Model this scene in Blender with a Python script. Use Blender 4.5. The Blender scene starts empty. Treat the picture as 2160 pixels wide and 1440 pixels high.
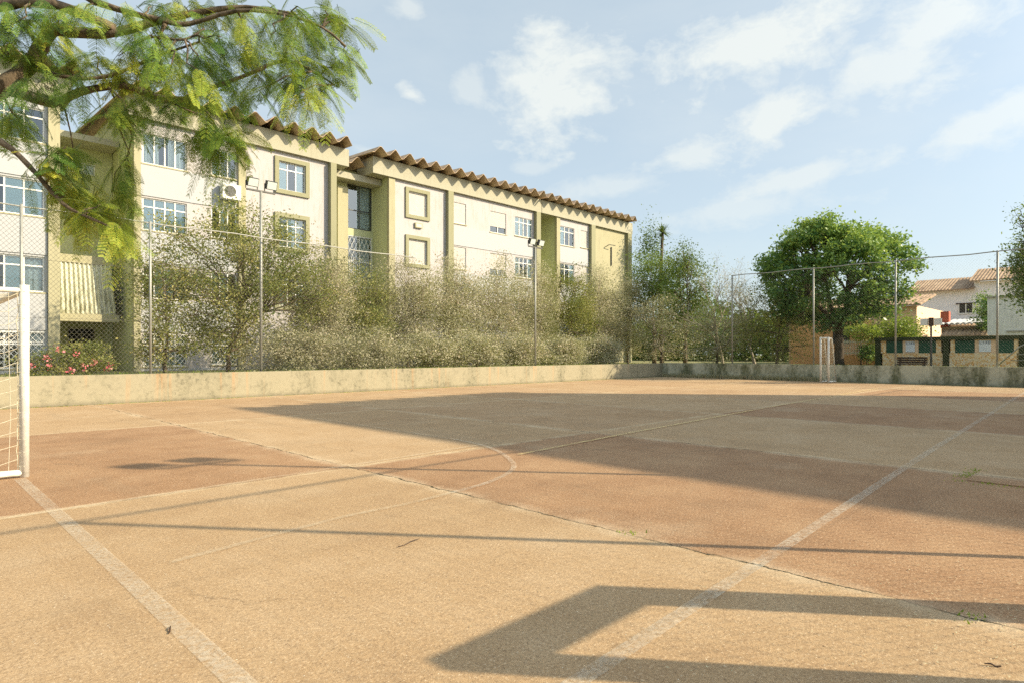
import bpy, math, random
import numpy as np
from mathutils import Vector, Matrix

# ------------------------------------------------------------------ camera, sky, sun, exposure
SC = bpy.context.scene
COL = SC.collection
cam_d = bpy.data.cameras.new('camera')
cam = bpy.data.objects.new('camera', cam_d); COL.objects.link(cam)
cam.location = (0, 0, 1.34)
cam.rotation_euler = (math.radians(90), 0, math.radians(-45.26))
cam_d.lens = 21.95; cam_d.sensor_width = 36; cam_d.shift_y = 0.0116
cam_d.clip_start = 0.05; cam_d.clip_end = 3000
SC.camera = cam

SUN_EL = math.radians(31.0)
TO_SUN = Vector((0.611 * math.cos(SUN_EL), -0.792 * math.cos(SUN_EL), math.sin(SUN_EL)))
sd = bpy.data.lights.new('sun', 'SUN'); sd.energy = 4.05; sd.angle = math.radians(0.53); sd.color = (1.0, 0.85, 0.61)
so = bpy.data.objects.new('sun', sd); COL.objects.link(so)
so.rotation_euler = TO_SUN.to_track_quat('Z', 'Y').to_euler()
so.location = (20, -30, 40)

SC.view_settings.view_transform = 'Standard'
SC.view_settings.look = 'None'
SC.view_settings.exposure = 0.92
SC.view_settings.gamma = 1.0

W = bpy.data.worlds.new('World'); SC.world = W; W.use_nodes = True
wn = W.node_tree.nodes; wl = W.node_tree.links; wn.clear()
def wnode(t, **k):
    n = wn.new(t)
    for a, b in k.items(): setattr(n, a, b)
    return n
sky = wnode('ShaderNodeTexSky', sky_type='NISHITA', sun_disc=False, sun_elevation=SUN_EL,
            sun_rotation=math.radians(142.4), altitude=20, air_density=1.0, dust_density=1.6, ozone_density=1.5)
tc = wnode('ShaderNodeTexCoord')
def wmath(op, a, b=None, clamp=False):
    n = wnode('ShaderNodeMath', operation=op, use_clamp=clamp)
    for i, v in enumerate((a, b)):
        if v is None: continue
        if isinstance(v, (int, float)): n.inputs[i].default_value = v
        else: wl.new(v, n.inputs[i])
    return n.outputs[0]
def wdot(v):
    n = wnode('ShaderNodeVectorMath', operation='DOT_PRODUCT')
    wl.new(tc.outputs['Generated'], n.inputs[0]); n.inputs[1].default_value = v
    return n.outputs['Value']
def wnoise(scale, detail, rough, zs=1.8):
    mp = wnode('ShaderNodeMapping'); mp.inputs['Scale'].default_value = (1, 1, zs)
    wl.new(tc.outputs['Generated'], mp.inputs[0])
    n = wnode('ShaderNodeTexNoise'); n.inputs['Scale'].default_value = scale
    n.inputs['Detail'].default_value = detail; n.inputs['Roughness'].default_value = rough
    n.inputs['Distortion'].default_value = 0.25
    wl.new(mp.outputs[0], n.inputs['Vector'])
    return n.outputs['Fac']
nz3 = wnoise(24.0, 7, 0.65); nz = wmath('ADD', wmath('MULTIPLY', wnoise(7.0, 9, 0.62), .72), wmath('MULTIPLY', nz3, .28)); nz2 = wnoise(2.6, 6, 0.6, 3.0)
# direction, half width, half height (radians), tilt, density
CLOUDS = [((0.7066, 0.5922, 0.3872), .105, .085, .25, 1.0), ((0.8337, 0.3638, 0.4154), .155, .062, .12, 1.0),
          ((0.8758, 0.3618, 0.3195), .10, .04, .42, .95), ((0.8374, 0.4651, 0.2871), .085, .026, .1, .75),
          ((0.9127, 0.3237, 0.2495), .15, .026, .2, .7), ((0.9084, 0.2069, 0.3633), .10, .055, .3, .8),
          ((0.9038, 0.2435, 0.352), .05, .02, .15, .7), ((0.5467, 0.747, 0.3783), .026, .017, -.5, .9),
          ((0.951, 0.1351, 0.2779), .085, .03, .3, .7), ((0.9023, 0.1559, 0.4018), .13, .055, .3, .85),
          ((0.609, 0.692, 0.3876), .03, .03, 0, .5), ((0.7857, 0.5642, 0.2538), .11, .022, .08, .5),
          ((0.8876, 0.4085, 0.2126), .16, .028, .12, .5), ((0.7013, 0.654, 0.2838), .03, .012, 0, .4),
          ((0.5138, 0.713, 0.4772), .035, .022, 0, .6), ((0.5178, 0.8022, 0.2974), .05, .015, -.2, .5),
          ((-0.6, 0.5, 0.5), .4, .2, 0, .7), ((-0.3, -0.7, 0.45), .3, .15, .2, .7)]
mask = None
for d, a, b, tilt, den in CLOUDS:
    d = Vector(d).normalized()
    r = d.cross(Vector((0, 0, 1))).normalized(); u = r.cross(d).normalized()
    rr = (r * math.cos(tilt) + u * math.sin(tilt)) / a
    uu = (-r * math.sin(tilt) + u * math.cos(tilt)) / b
    p = wdot(rr); q = wdot(uu)
    s = wmath('ADD', wmath('MULTIPLY', p, p), wmath('MULTIPLY', q, q))
    v = wmath('SUBTRACT', 1.0, wmath('SQRT', s))
    v = wmath('ADD', v, wmath('MULTIPLY', wmath('SUBTRACT', nz, 0.5), 4.2))
    v = wmath('MULTIPLY', v, 1.5, True)
    f = wmath('GREATER_THAN', wdot(d), 0.2)
    v = wmath('MULTIPLY', wmath('MULTIPLY', v, den), f)
    mask = v if mask is None else wmath('MAXIMUM', mask, v)
veil = wmath('MULTIPLY', wmath('SUBTRACT', nz2, 0.42), 1.5, True)
zc = wdot((0, 0, 1))
mask = wmath('MAXIMUM', mask, wmath('MULTIPLY', veil, 0.5))
mask = wmath('MULTIPLY', mask, wmath('GREATER_THAN', zc, 0.0))
# a thin even layer of high haze lifts the clear sky
skyl = wnode('ShaderNodeMixRGB', blend_type='MIX'); skyl.inputs[0].default_value = 0.62
wl.new(sky.outputs[0], skyl.inputs[1]); skyl.inputs[2].default_value = (3.8, 4.42, 4.62, 1)
mix = wnode('ShaderNodeMixRGB', blend_type='MIX')
wl.new(wmath('MULTIPLY', mask, 0.8), mix.inputs[0]); wl.new(skyl.outputs[0], mix.inputs[1])
mix.inputs[2].default_value = (4.9, 5.08, 4.85, 1)
# sky and clouds are brighter towards the sun (forward scattering)
glow = wmath('ADD', 1.0, wmath('MULTIPLY', wmath('POWER', wmath('MAXIMUM', wdot(tuple(TO_SUN)), 0.0), 6.0), 1.6))
glm = wnode('ShaderNodeVectorMath', operation='SCALE'); wl.new(mix.outputs[0], glm.inputs[0]); wl.new(glow, glm.inputs['Scale'])
bg = wnode('ShaderNodeBackground'); bg.inputs['Strength'].default_value = 0.101
wo = wnode('ShaderNodeOutputWorld')
wl.new(glm.outputs[0], bg.inputs['Color']); wl.new(bg.outputs[0], wo.inputs['Surface'])
SC.cycles.use_denoising = False
SC.cycles.max_bounces = 6; SC.cycles.transparent_max_bounces = 12

# ------------------------------------------------------------------ materials
class NT:
    def __init__(s, name):
        s.m = bpy.data.materials.new(name); s.m.use_nodes = True
        s.t = s.m.node_tree; s.t.nodes.clear()
        s.out = s.n('ShaderNodeOutputMaterial')
        g = s.n('ShaderNodeNewGeometry'); s.pos = g.outputs['Position']; s.nor = g.outputs['Normal']; s.isl = g.outputs['Random Per Island']
    def n(s, t, **k):
        x = s.t.nodes.new(t)
        for a, b in k.items(): setattr(x, a, b)
        return x
    def lk(s, a, b): s.t.links.new(a, b)
    def inp(s, sock, v):
        if isinstance(v, bpy.types.NodeSocket): s.lk(v, sock)
        elif isinstance(v, (tuple, list)) and len(v) == 3 and sock.type == 'RGBA': sock.default_value = (*v, 1)
        else: sock.default_value = v
    def math(s, op, a, b=None, c=None, clamp=False):
        x = s.n('ShaderNodeMath', operation=op, use_clamp=clamp)
        for i, v in enumerate((a, b, c)):
            if v is not None: s.inp(x.inputs[i], v)
        return x.outputs[0]
    def noise(s, scale, detail=4, rough=.55, vec=None, sc=(1, 1, 1)):
        x = s.n('ShaderNodeTexNoise'); x.inputs['Scale'].default_value = scale
        x.inputs['Detail'].default_value = detail; x.inputs['Roughness'].default_value = rough
        v = vec or s.pos
        if sc != (1, 1, 1):
            m = s.n('ShaderNodeMapping'); m.inputs['Scale'].default_value = sc; s.lk(v, m.inputs[0]); v = m.outputs[0]
        s.lk(v, x.inputs['Vector']); return x.outputs['Fac']
    def voro(s, scale, vec=None):
        x = s.n('ShaderNodeTexVoronoi'); x.inputs['Scale'].default_value = scale
        s.lk(vec or s.pos, x.inputs['Vector']); return x
    def ramp(s, fac, stops):
        x = s.n('ShaderNodeValToRGB'); e = x.color_ramp.elements
        while len(e) < len(stops): e.new(0.5)
        for i, (p, c) in enumerate(stops):
            e[i].position = p; e[i].color = (*c, 1) if len(c) == 3 else c
        s.lk(fac, x.inputs[0]); return x.outputs[0]
    def mapr(s, v, a, b, c=0., d=1.):
        x = s.n('ShaderNodeMapRange'); s.inp(x.inputs[0], v)
        for i, q in enumerate((a, b, c, d)): x.inputs[i + 1].default_value = q
        return x.outputs[0]
    def mix(s, f, a, b, mode='MIX'):
        x = s.n('ShaderNodeMixRGB', blend_type=mode); s.inp(x.inputs[0], f); s.inp(x.inputs[1], a); s.inp(x.inputs[2], b)
        return x.outputs[0]
    def sep(s, v=None):
        x = s.n('ShaderNodeSeparateXYZ'); s.lk(v or s.pos, x.inputs[0]); return x.outputs
    def bump(s, h, st=.3, dist=.01):
        x = s.n('ShaderNodeBump'); x.inputs['Strength'].default_value = st; x.inputs['Distance'].default_value = dist
        s.lk(h, x.inputs['Height']); return x.outputs[0]
    def bsdf(s, col, rough=.8, metal=0, bump=None, spec=.3):
        b = s.n('ShaderNodeBsdfPrincipled'); s.inp(b.inputs['Base Color'], col); s.inp(b.inputs['Roughness'], rough)
        b.inputs['Metallic'].default_value = metal; b.inputs['Specular IOR Level'].default_value = spec
        if bump is not None: s.lk(bump, b.inputs['Normal'])
        return b.outputs[0]
    def fin(s, sh): s.lk(sh, s.out.inputs['Surface']); return s.m

def plaster(name, col, stain=(.22, .2, .13), amt=.45, rough=.9, drip=1.0):
    t = NT(name)
    n1 = t.noise(1.3, 6, .65); n2 = t.noise(2.2, 5, .7, sc=(3.5, 3.5, .35)); n3 = t.noise(35, 3, .6)
    z = t.sep()[2]
    a = t.mapr(n2, .52, .75, 0, amt * drip); b = t.mapr(n1, .5, .8, 0, amt * .6)
    low = t.math('MULTIPLY', t.mapr(z, 2.2, .4, 0, .35), n1)
    f = t.math('ADD', t.math('ADD', a, b), low, clamp=True)
    c = t.mix(f, col, stain)
    c = t.mix(t.mapr(n3, .3, .7, 0, .14), c, tuple(x * .7 for x in col))
    return t.fin(t.bsdf(c, rough, bump=t.bump(n3, .25, .01)))
def flat(name, col, rough=.6, metal=0., var=.15, sc=6, spec=.3):
    t = NT(name); n = t.noise(sc, 5, .65)
    c = t.mix(t.mapr(n, .35, .75, 0, var * 2), col, tuple(x * .55 for x in col))
    return t.fin(t.bsdf(c, rough, metal, spec=spec))

M = {}
M['cream'] = plaster('cream_render', (.465, .435, .43), (.30, .28, .18), .5)
M['white_panel'] = plaster('white_render', (.435, .44, .445), (.42, .41, .37), .25)
M['olive'] = plaster('olive_render', (.30, .29, .18), (.2, .2, .1), .4)
M['side_green'] = plaster('green_side_render', (.50, .52, .30), (.22, .24, .12), .4)
M['khaki'] = plaster('khaki_render', (.40, .37, .235), (.2, .19, .12), .4)
M['band'] = plaster('band_render', (.40, .38, .285), (.23, .22, .15), .45)
M['white'] = flat('white_paint', (.8, .79, .74), .45, var=.12)
M['white_metal'] = flat('worn_white_metal', (.74, .73, .66), .5, var=.3, sc=14)
M['shutter'] = flat('shutter_plastic', (.49, .46, .42), .5, var=.08)
M['galv'] = flat('galvanised_steel', (.36, .36, .32), .5, .3, var=.3, sc=9)
M['dark_metal'] = flat('dark_metal', (.09, .09, .085), .5, .3, var=.3)
M['dark'] = flat('dark_interior', (.05, .05, .045), .9)
M['beige_int'] = flat('interior_wall', (.30, .26, .2), .9)
M['curtain'] = flat('curtain_cloth', (.72, .72, .68), .9, var=.1)
M['brown_wood'] = flat('dark_brown_wood', (.07, .04, .025), .6, var=.4, sc=12)
M['red_brick'] = flat('red_chimney_paint', (.55, .13, .07), .8, var=.25)
M['board_grey'] = plaster('grey_white_render', (.78, .80, .80), (.36, .37, .34), .4)
M['peach'] = plaster('peach_render', (.85, .46, .22), (.5, .24, .1), .3)
M['peach_pale'] = plaster('pale_peach_render', (.84, .62, .42), (.5, .34, .2), .25)
M['house_white'] = plaster('house_white_render', (.84, .84, .86), (.38, .38, .37), .25)
M['lampglass'] = flat('lamp_glass', (.62, .68, .64), .15, var=.1)
M['green_board'] = flat('dark_green_panel', (.012, .085, .045), .45, var=.2)
M['dark_green_paint'] = flat('dark_green_paint', (.035, .05, .015), .7, var=.3)
M['sign_white'] = flat('sign_board', (.74, .80, .86), .5, var=.05)
M['sign_text'] = flat('sign_lettering', (.12, .14, .16), .6, var=.05)
M['wire'] = flat('weathered_wire', (.20, .19, .16), .6, .2, var=.3)
M['rope'] = flat('rope', (.72, .66, .5), .9, var=.3, sc=30)
M['twig'] = flat('twig_bark', (.42, .36, .28), .9, var=.4, sc=8)
M['litter'] = flat('dry_leaf', (.62, .55, .34), .9, var=.5, sc=20)

def glass_mat():
    t = NT('window_glass')
    gl = t.n('ShaderNodeBsdfGlossy'); gl.inputs['Roughness'].default_value = .04; gl.inputs['Color'].default_value = (.85, .93, 1, 1)
    tr = t.n('ShaderNodeBsdfTransparent'); tr.inputs[0].default_value = (.70, .80, .82, 1)
    lw = t.n('ShaderNodeFresnel'); lw.inputs['IOR'].default_value = 1.5
    f = t.mapr(lw.outputs[0], 0, 1, .09, .8)
    mx = t.n('ShaderNodeMixShader'); t.lk(f, mx.inputs[0]); t.lk(tr.outputs[0], mx.inputs[1]); t.lk(gl.outputs[0], mx.inputs[2])
    return t.fin(mx.outputs[0])
M['glass'] = glass_mat()
def blue_film():
    t = NT('frosted_glass'); n = t.noise(2, 3)
    return t.fin(t.bsdf(t.mix(n, (.36, .44, .46), (.46, .53, .54)), .22, spec=.6))
M['frost'] = blue_film()

def roof_mat():
    t = NT('weathered_fibre_cement')
    n1 = t.noise(2.2, 6, .7); n2 = t.noise(14, 4, .7); n3 = t.noise(.8, 3)
    c = t.ramp(n1, [(.28, (.22, .16, .11)), (.48, (.52, .38, .25)), (.68, (.62, .49, .33)), (.88, (.36, .31, .22))])
    c = t.mix(t.mapr(n2, .5, .75, 0, .6), c, (.12, .1, .07))
    return t.fin(t.bsdf(c, .95, bump=t.bump(n2, .4, .02)))
M['roof'] = roof_mat()
def tile_mat():
    t = NT('clay_tile'); n1 = t.noise(1.2, 5, .7); n2 = t.noise(8, 4, .7)
    c = t.ramp(n1, [(.3, (.15, .10, .07)), (.5, (.36, .25, .16)), (.75, (.48, .36, .24))])
    c = t.mix(t.mapr(n2, .5, .8, 0, .6), c, (.13, .09, .06))
    return t.fin(t.bsdf(c, .9))
M['tile'] = tile_mat()
def corr_mat():
    t = NT('mouldy_white_sheet'); z = t.sep()[2]
    n1 = t.noise(3, 6, .75, sc=(4, 4, .8)); n2 = t.noise(16, 4, .7)
    f = t.math('MULTIPLY', t.mapr(n1, .42, .62, 0, 1), t.mapr(z, 5.0, 3.3, .15, 1))
    c = t.mix(f, (.66, .65, .52), (.20, .19, .09)); c = t.mix(t.mapr(n2, .5, .7, 0, .4), c, (.24, .22, .13))
    return t.fin(t.bsdf(c, .9))
M['corr'] = corr_mat()
def mossy(name, base, moss, lo, hi, rust=False):
    t = NT(name); z = t.sep()[2]
    n1 = t.noise(1.1, 7, .72, sc=(1, 1, .45)); n2 = t.noise(9, 5, .75); n3 = t.noise(40, 3); n4 = t.noise(1.6, 4, .6, sc=(2.5, 2.5, .1))
    c = t.mix(t.mapr(n1, lo, hi), base, moss)
    c = t.mix(t.math('MULTIPLY', t.mapr(n2, .5, .66, 0, .9), t.mapr(n1, lo - .1, hi)), c, (.05, .05, .035))
    c = t.mix(t.mapr(z, .12, 0, 0, .6), c, tuple(x * .4 for x in base))
    if rust: c = t.mix(t.math('MULTIPLY', t.mapr(n4,   .60, .70, 0, .32), t.mapr(z, 0.0, .75, .3, 1)), c, (.55, .24, .07))
    return t.fin(t.bsdf(c, .95, bump=t.bump(n3, .5, .01)))
M['wall_left'] = mossy('weathered_wall_render', (.335, .30, .205), (.22, .205, .135), .48, .72, True)
M['wall_far'] = mossy('mossy_concrete', (.48, .48, .37), (.15, .16, .09), .42, .60)
M['concrete'] = mossy('concrete', (.4, .38, .33), (.2, .2, .14), .5, .8)

def mosaic():
    t = NT('yellow_stone_mosaic')
    v = t.n('ShaderNodeTexVoronoi'); v.feature = 'F1'; v.inputs['Scale'].default_value = 13; t.lk(t.pos, v.inputs['Vector'])
    e = t.n('ShaderNodeTexVoronoi'); e.feature = 'DISTANCE_TO_EDGE'; e.inputs['Scale'].default_value = 13; t.lk(t.pos, e.inputs['Vector'])
    s = t.sep(v.outputs['Color'])
    c = t.ramp(s[0], [(.0, (.70, .36, .10)), (.45, (.80, .55, .24)), (1, (.86, .74, .52))])
    c = t.mix(t.mapr(e.outputs['Distance'], .0, .06, 1, 0), c, (.80, .72, .58))
    return t.fin(t.bsdf(c, .8))
M['mosaic'] = mosaic()

def court_mat():
    t = NT('court_concrete'); s = t.sep()
    wob = t.math('MULTIPLY', t.math('SUBTRACT', t.noise(2.6, 7, .75), .5), .20)
    X = t.math('ADD', s[0], wob); Y = t.math('ADD', s[1], wob)
    ux = t.math('DIVIDE', t.math('SUBTRACT', X, 3.9), 4.6); uy = t.math('DIVIDE', t.math('SUBTRACT', Y, 6.55), 6.3)
    par = t.math('MULTIPLY', t.math('PINGPONG', t.math('ADD', t.math('FLOOR', ux), t.math('FLOOR', uy)), 1.0), t.math('SUBTRACT', 1.0, t.math('MULTIPLY', t.math('MULTIPLY', t.math('GREATER_THAN', ux, 0.0), t.math('GREATER_THAN', uy, 0.0)), .72)))
    # slab joints
    def joint(u, L, w):
        fr = t.math('SUBTRACT', u, t.math('ROUND', u))
        d = t.math('MULTIPLY', t.math('ABSOLUTE', fr), L)
        return t.mapr(d, w * .4, w, 1, 0), d
    jx, dx = joint(ux, 4.6, .014); jy, dy = joint(uy, 6.3, .012)
    big = t.noise(.33, 6, .65); mid = t.noise(1.7, 7, .7); fine = t.noise(26, 5, .75); grain = t.noise(62, 4, .85)
    streak = t.noise(.8, 5, .65, sc=(.35, 1.6, 1))
    beige = t.ramp(t.math('ADD', t.math('MULTIPLY', big, .5), t.math('MULTIPLY', mid, .5)), [(.30, (.33, .21, .11)), (.48, (.42, .285, .155)), (.66, (.48, .345, .205))])
    red = t.ramp(t.math('ADD', t.math('MULTIPLY', big, .5), t.math('MULTIPLY', mid, .5)), [(.30, (.22, .122, .062)), (.48, (.335, .195, .102)), (.66, (.42, .265, .145))])
    c = t.mix(par, beige, red)
    c = t.mix(t.mapr(streak, .5, .8, 0, .3), c, (.30, .22, .14))
    # hairline cracks and long dark streaks painted for faint shadow lines and tyre marks
    ck = t.n('ShaderNodeTexVoronoi'); ck.feature = 'DISTANCE_TO_EDGE'; ck.inputs['Scale'].default_value = .42
    wv = t.n('ShaderNodeVectorMath', operation='ADD'); nn = t.n('ShaderNodeTexNoise'); nn.inputs['Scale'].default_value = 1.5; nn.inputs['Detail'].default_value = 6
    t.lk(t.pos, nn.inputs['Vector']); t.lk(t.pos, wv.inputs[0]); t.lk(nn.outputs['Color'], wv.inputs[1]); t.lk(wv.outputs[0], ck.inputs['Vector'])
    crk = t.math('MULTIPLY', t.mapr(ck.outputs['Distance'], .0, .006, 1, 0), t.mapr(t.noise(.3, 2), .50, .60, 0, .55))
    c = t.mix(crk, c, (.13, .09, .055))
    st2 = t.noise(.9, 6, .7, sc=(1.5, .22, 1)); c = t.mix(t.mapr(st2, .54, .72, 0, .35), c, (.25, .18, .11))
    # patchy bleached areas
    c = t.mix(t.mapr(t.noise(.55, 6, .6), .55, .75, 0, .35), c, (.50, .40, .27))
    c = t.mix(t.mapr(fine, .48, .8, 0, .55), c, (.16, .10, .06))
    c = t.mix(t.mapr(grain, .56, .68, 0, .8), c, (.74, .60, .42))
    c = t.mix(t.math('MULTIPLY', t.mapr(grain, .47, .35, 0, .9), t.mapr(par, 0, 1, .7, 1)), c, (.12, .07, .045))
    vo = t.voro(42); sp = t.sep(vo.outputs['Color'])
    dot = t.math('MULTIPLY', t.mapr(vo.outputs['Distance'], .10, .16, 1, 0), t.math('GREATER_THAN', sp[0], .93))
    c = t.mix(t.math('MULTIPLY', dot, .8), c, (.85, .76, .58))
    vo2 = t.voro(11); sp2 = t.sep(vo2.outputs['Color'])
    dot2 = t.math('MULTIPLY', t.mapr(vo2.outputs['Distance'], .06, .10, 1, 0), t.math('GREATER_THAN', sp2[1], .965))
    c = t.mix(t.math('MULTIPLY', dot2, .7), c, (.10, .06, .03))
    # efflorescence beside the joints
    eff = t.math('MULTIPLY', t.mapr(dx, .0, .16, .55, 0), t.mapr(mid, .4, .65))
    c = t.mix(eff, c, (.66, .55, .38))
    eff2 = t.math('MULTIPLY', t.mapr(dy, .02, .09, .5, 0), t.mapr(mid, .35, .6))
    c = t.mix(eff2, c, (.70, .58, .38))
    jm = t.math('MULTIPLY', jx, t.mapr(t.noise(3, 3), .38, .55, .25, 1))
    c = t.mix(jm, c, (.05, .045, .025))
    c = t.mix(t.math('MULTIPLY', jy, .5), c, (.12, .09, .05))
    h = t.math('ADD', t.math('MULTIPLY', grain, .6), t.math('MULTIPLY', fine, .6))
    return t.fin(t.bsdf(c, .92, bump=t.bump(h, .55, .012), spec=.2))
M['court'] = court_mat()
def paint(name, col, dens):
    t = NT(name); n = t.noise(30, 5, .8); m = t.noise(2.5, 4, .6)
    f = t.math('MULTIPLY', t.mapr(n, .36, .58, 0, 1), t.mapr(m, .30, .62, dens * .35, dens))
    tr = t.n('ShaderNodeBsdfTransparent'); mx = t.n('ShaderNodeMixShader')
    t.lk(f, mx.inputs[0]); t.lk(tr.outputs[0], mx.inputs[1]); t.lk(t.bsdf(col, .85), mx.inputs[2])
    return t.fin(mx.outputs[0])
M['paint_white'] = paint('worn_white_line', (.70, .62, .48), .46)
M['paint_touch'] = paint('thin_worn_white_line', (.68, .62, .50), .42)
M['paint_faint'] = paint('faded_white_line', (.68, .60, .44), .30)
M['paint_yellow'] = paint('worn_yellow_line', (.74, .58, .26), .95)
def soil():
    t = NT('grassy_soil'); n = t.noise(.7, 6, .7); m = t.noise(9, 5, .7)
    c = t.ramp(n, [(.3, (.13, .16, .05)), (.5, (.22, .21, .09)), (.7, (.30, .24, .14))])
    c = t.mix(t.mapr(m, .4, .7, 0, .5), c, (.08, .09, .035))
    return t.fin(t.bsdf(c, .95, bump=t.bump(m, .6, .05)))
M['soil'] = soil()

def leaf_mat(name, stops, trans=.4, rough=.55):
    t = NT(name)
    at = t.n('ShaderNodeAttribute'); at.attribute_name = 'tint'
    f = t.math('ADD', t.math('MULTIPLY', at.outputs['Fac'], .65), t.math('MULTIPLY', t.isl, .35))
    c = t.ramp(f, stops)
    b = t.bsdf(c, rough, spec=.3)
    tl = t.n('ShaderNodeBsdfTranslucent'); t.lk(t.mix(.5, c, (.35, .42, .04), 'MIX'), tl.inputs[0])
    mx = t.n('ShaderNodeMixShader'); mx.inputs[0].default_value = trans
    t.lk(b, mx.inputs[1]); t.lk(tl.outputs[0], mx.inputs[2])
    return t.fin(mx.outputs[0])
M['leaf_fern'] = leaf_mat('feathery_leaf', [(.1, (.05, .13, .025)), (.35, (.14, .25, .035)), (.62, (.36, .42, .05)), (.9, (.62, .50, .06))], .28)
M['leaf_olive'] = leaf_mat('olive_leaf', [(.1, (.10, .15, .035)), (.45, (.24, .25, .07)), (.8, (.42, .37, .13)), (1, (.54, .42, .18))], .3)
M['leaf_dusty'] = leaf_mat('dusty_leaf', [(.1, (.33, .33, .19)), (.4, (.43, .40, .26)), (.7, (.50, .45, .32)), (1, (.53, .40, .29))], .3)
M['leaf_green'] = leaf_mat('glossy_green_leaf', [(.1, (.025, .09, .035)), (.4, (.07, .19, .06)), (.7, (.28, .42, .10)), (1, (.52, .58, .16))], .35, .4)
M['leaf_lime'] = leaf_mat('lime_leaf', [(.1, (.12, .22, .03)), (.5, (.28, .38, .05)), (1, (.52, .52, .10))], .4)
M['leaf_mid'] = leaf_mat('mid_green_leaf', [(.1, (.05, .10, .025)), (.5, (.12, .20, .045)), (1, (.24, .29, .08))], .3)
M['petal'] = leaf_mat('pink_petal', [(.0, (.75, .10, .16)), (.5, (.85, .22, .26)), (1, (.9, .45, .42))], .2)
def bark(name, a, b):
    t = NT(name); n = t.noise(9, 6, .7, sc=(1, 1, .4)); m = t.noise(30, 4, .7)
    c = t.mix(t.mapr(n, .35, .65), a, b); c = t.mix(t.mapr(m, .5, .7, 0, .5), c, tuple(x * .4 for x in a))
    return t.fin(t.bsdf(c, .95, bump=t.bump(m, .6, .02)))
M['bark'] = bark('grey_brown_bark', (.06, .045, .03), (.22, .165, .11))
M['bark_dark'] = bark('dark_bark', (.05, .04, .028), (.12, .09, .06))

# ------------------------------------------------------------------ mesh helpers
def origin(o): return Vector(o.get('_o', (0, 0, 0))) if o is not None else Vector((0, 0, 0))
ORG = {}
class MB:
    def __init__(s): s.v = []; s.f = []
    def quad(s, a, b, c, d):
        n = len(s.v); s.v += [tuple(a), tuple(b), tuple(c), tuple(d)]; s.f.append((n, n + 1, n + 2, n + 3)); return s
    def box(s, x0, x1, y0, y1, z0, z1):
        n = len(s.v)
        s.v += [(x0, y0, z0), (x1, y0, z0), (x1, y1, z0), (x0, y1, z0), (x0, y0, z1), (x1, y0, z1), (x1, y1, z1), (x0, y1, z1)]
        for q in ((0, 3, 2, 1), (4, 5, 6, 7), (0, 1, 5, 4), (1, 2, 6, 5), (2, 3, 7, 6), (3, 0, 4, 7)): s.f.append(tuple(n + i for i in q))
        return s
    def obox(s, c, hx, hy, hz, rz=0, rx=0, ry=0):
        R = Matrix.Rotation(rz, 3, 'Z') @ Matrix.Rotation(rx, 3, 'X') @ Matrix.Rotation(ry, 3, 'Y'); n = len(s.v)
        for k in ((-1, -1, -1), (1, -1, -1), (1, 1, -1), (-1, 1, -1), (-1, -1, 1), (1, -1, 1), (1, 1, 1), (-1, 1, 1)):
            s.v.append(tuple(Vector(c) + R @ Vector((k[0] * hx, k[1] * hy, k[2] * hz))))
        for q in ((0, 3, 2, 1), (4, 5, 6, 7), (0, 1, 5, 4), (1, 2, 6, 5), (2, 3, 7, 6), (3, 0, 4, 7)): s.f.append(tuple(n + i for i in q))
        return s
    def tube(s, pts, rad, k=6, cap=True):
        pts = [Vector(p) for p in pts]
        if isinstance(rad, (int, float)): rad = [rad] * len(pts)
        n0 = len(s.v); up = None
        for i, p in enumerate(pts):
            d = (pts[min(i + 1, len(pts) - 1)] - pts[max(i - 1, 0)]).normalized()
            if up is None:
                up = Vector((0, 0, 1)) if abs(d.z) < .9 else Vector((1, 0, 0))
            a = d.cross(up).normalized(); b = a.cross(d).normalized(); up = b
            for j in range(k):
                t = 2 * math.pi * j / k
                s.v.append(tuple(p + (a * math.cos(t) + b * math.sin(t)) * rad[i]))
        for i in range(len(pts) - 1):
            for j in range(k):
                q = n0 + i * k; s.f.append((q + j, q + (j + 1) % k, q + k + (j + 1) % k, q + k + j))
        if cap:
            s.f.append(tuple(n0 + j for j in reversed(range(k)))); s.f.append(tuple(n0 + (len(pts) - 1) * k + j for j in range(k)))
        return s
    def build(s, name, mat, parent=None, smooth=False):
        o3 = ORG.get(parent.name, Vector((0, 0, 0))) if parent else Vector((0, 0, 0))
        me = bpy.data.meshes.new(name)
        me.from_pydata([(a - o3.x, b - o3.y, c - o3.z) for a, b, c in s.v], [], s.f)
        me.materials.append(mat)
        if smooth:
            me.polygons.foreach_set('use_smooth', [True] * len(me.polygons))
        me.update()
        o = bpy.data.objects.new(name, me); COL.objects.link(o)
        ORG[o.name] = o3
        if parent: o.parent = parent
        return o
def tag(o, label, cat, group=None, kind=None):
    o['label'] = label; o['category'] = cat
    if group: o['group'] = group
    if kind: o['kind'] = kind
    return o
def thing(name, loc, label, cat, group=None):
    o = bpy.data.objects.new(name, None); COL.objects.link(o); o.location = loc
    o.empty_display_size = .3; ORG[o.name] = Vector(loc)
    return tag(o, label, cat, group)
def structure(o): o['kind'] = 'structure'; return o
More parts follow.
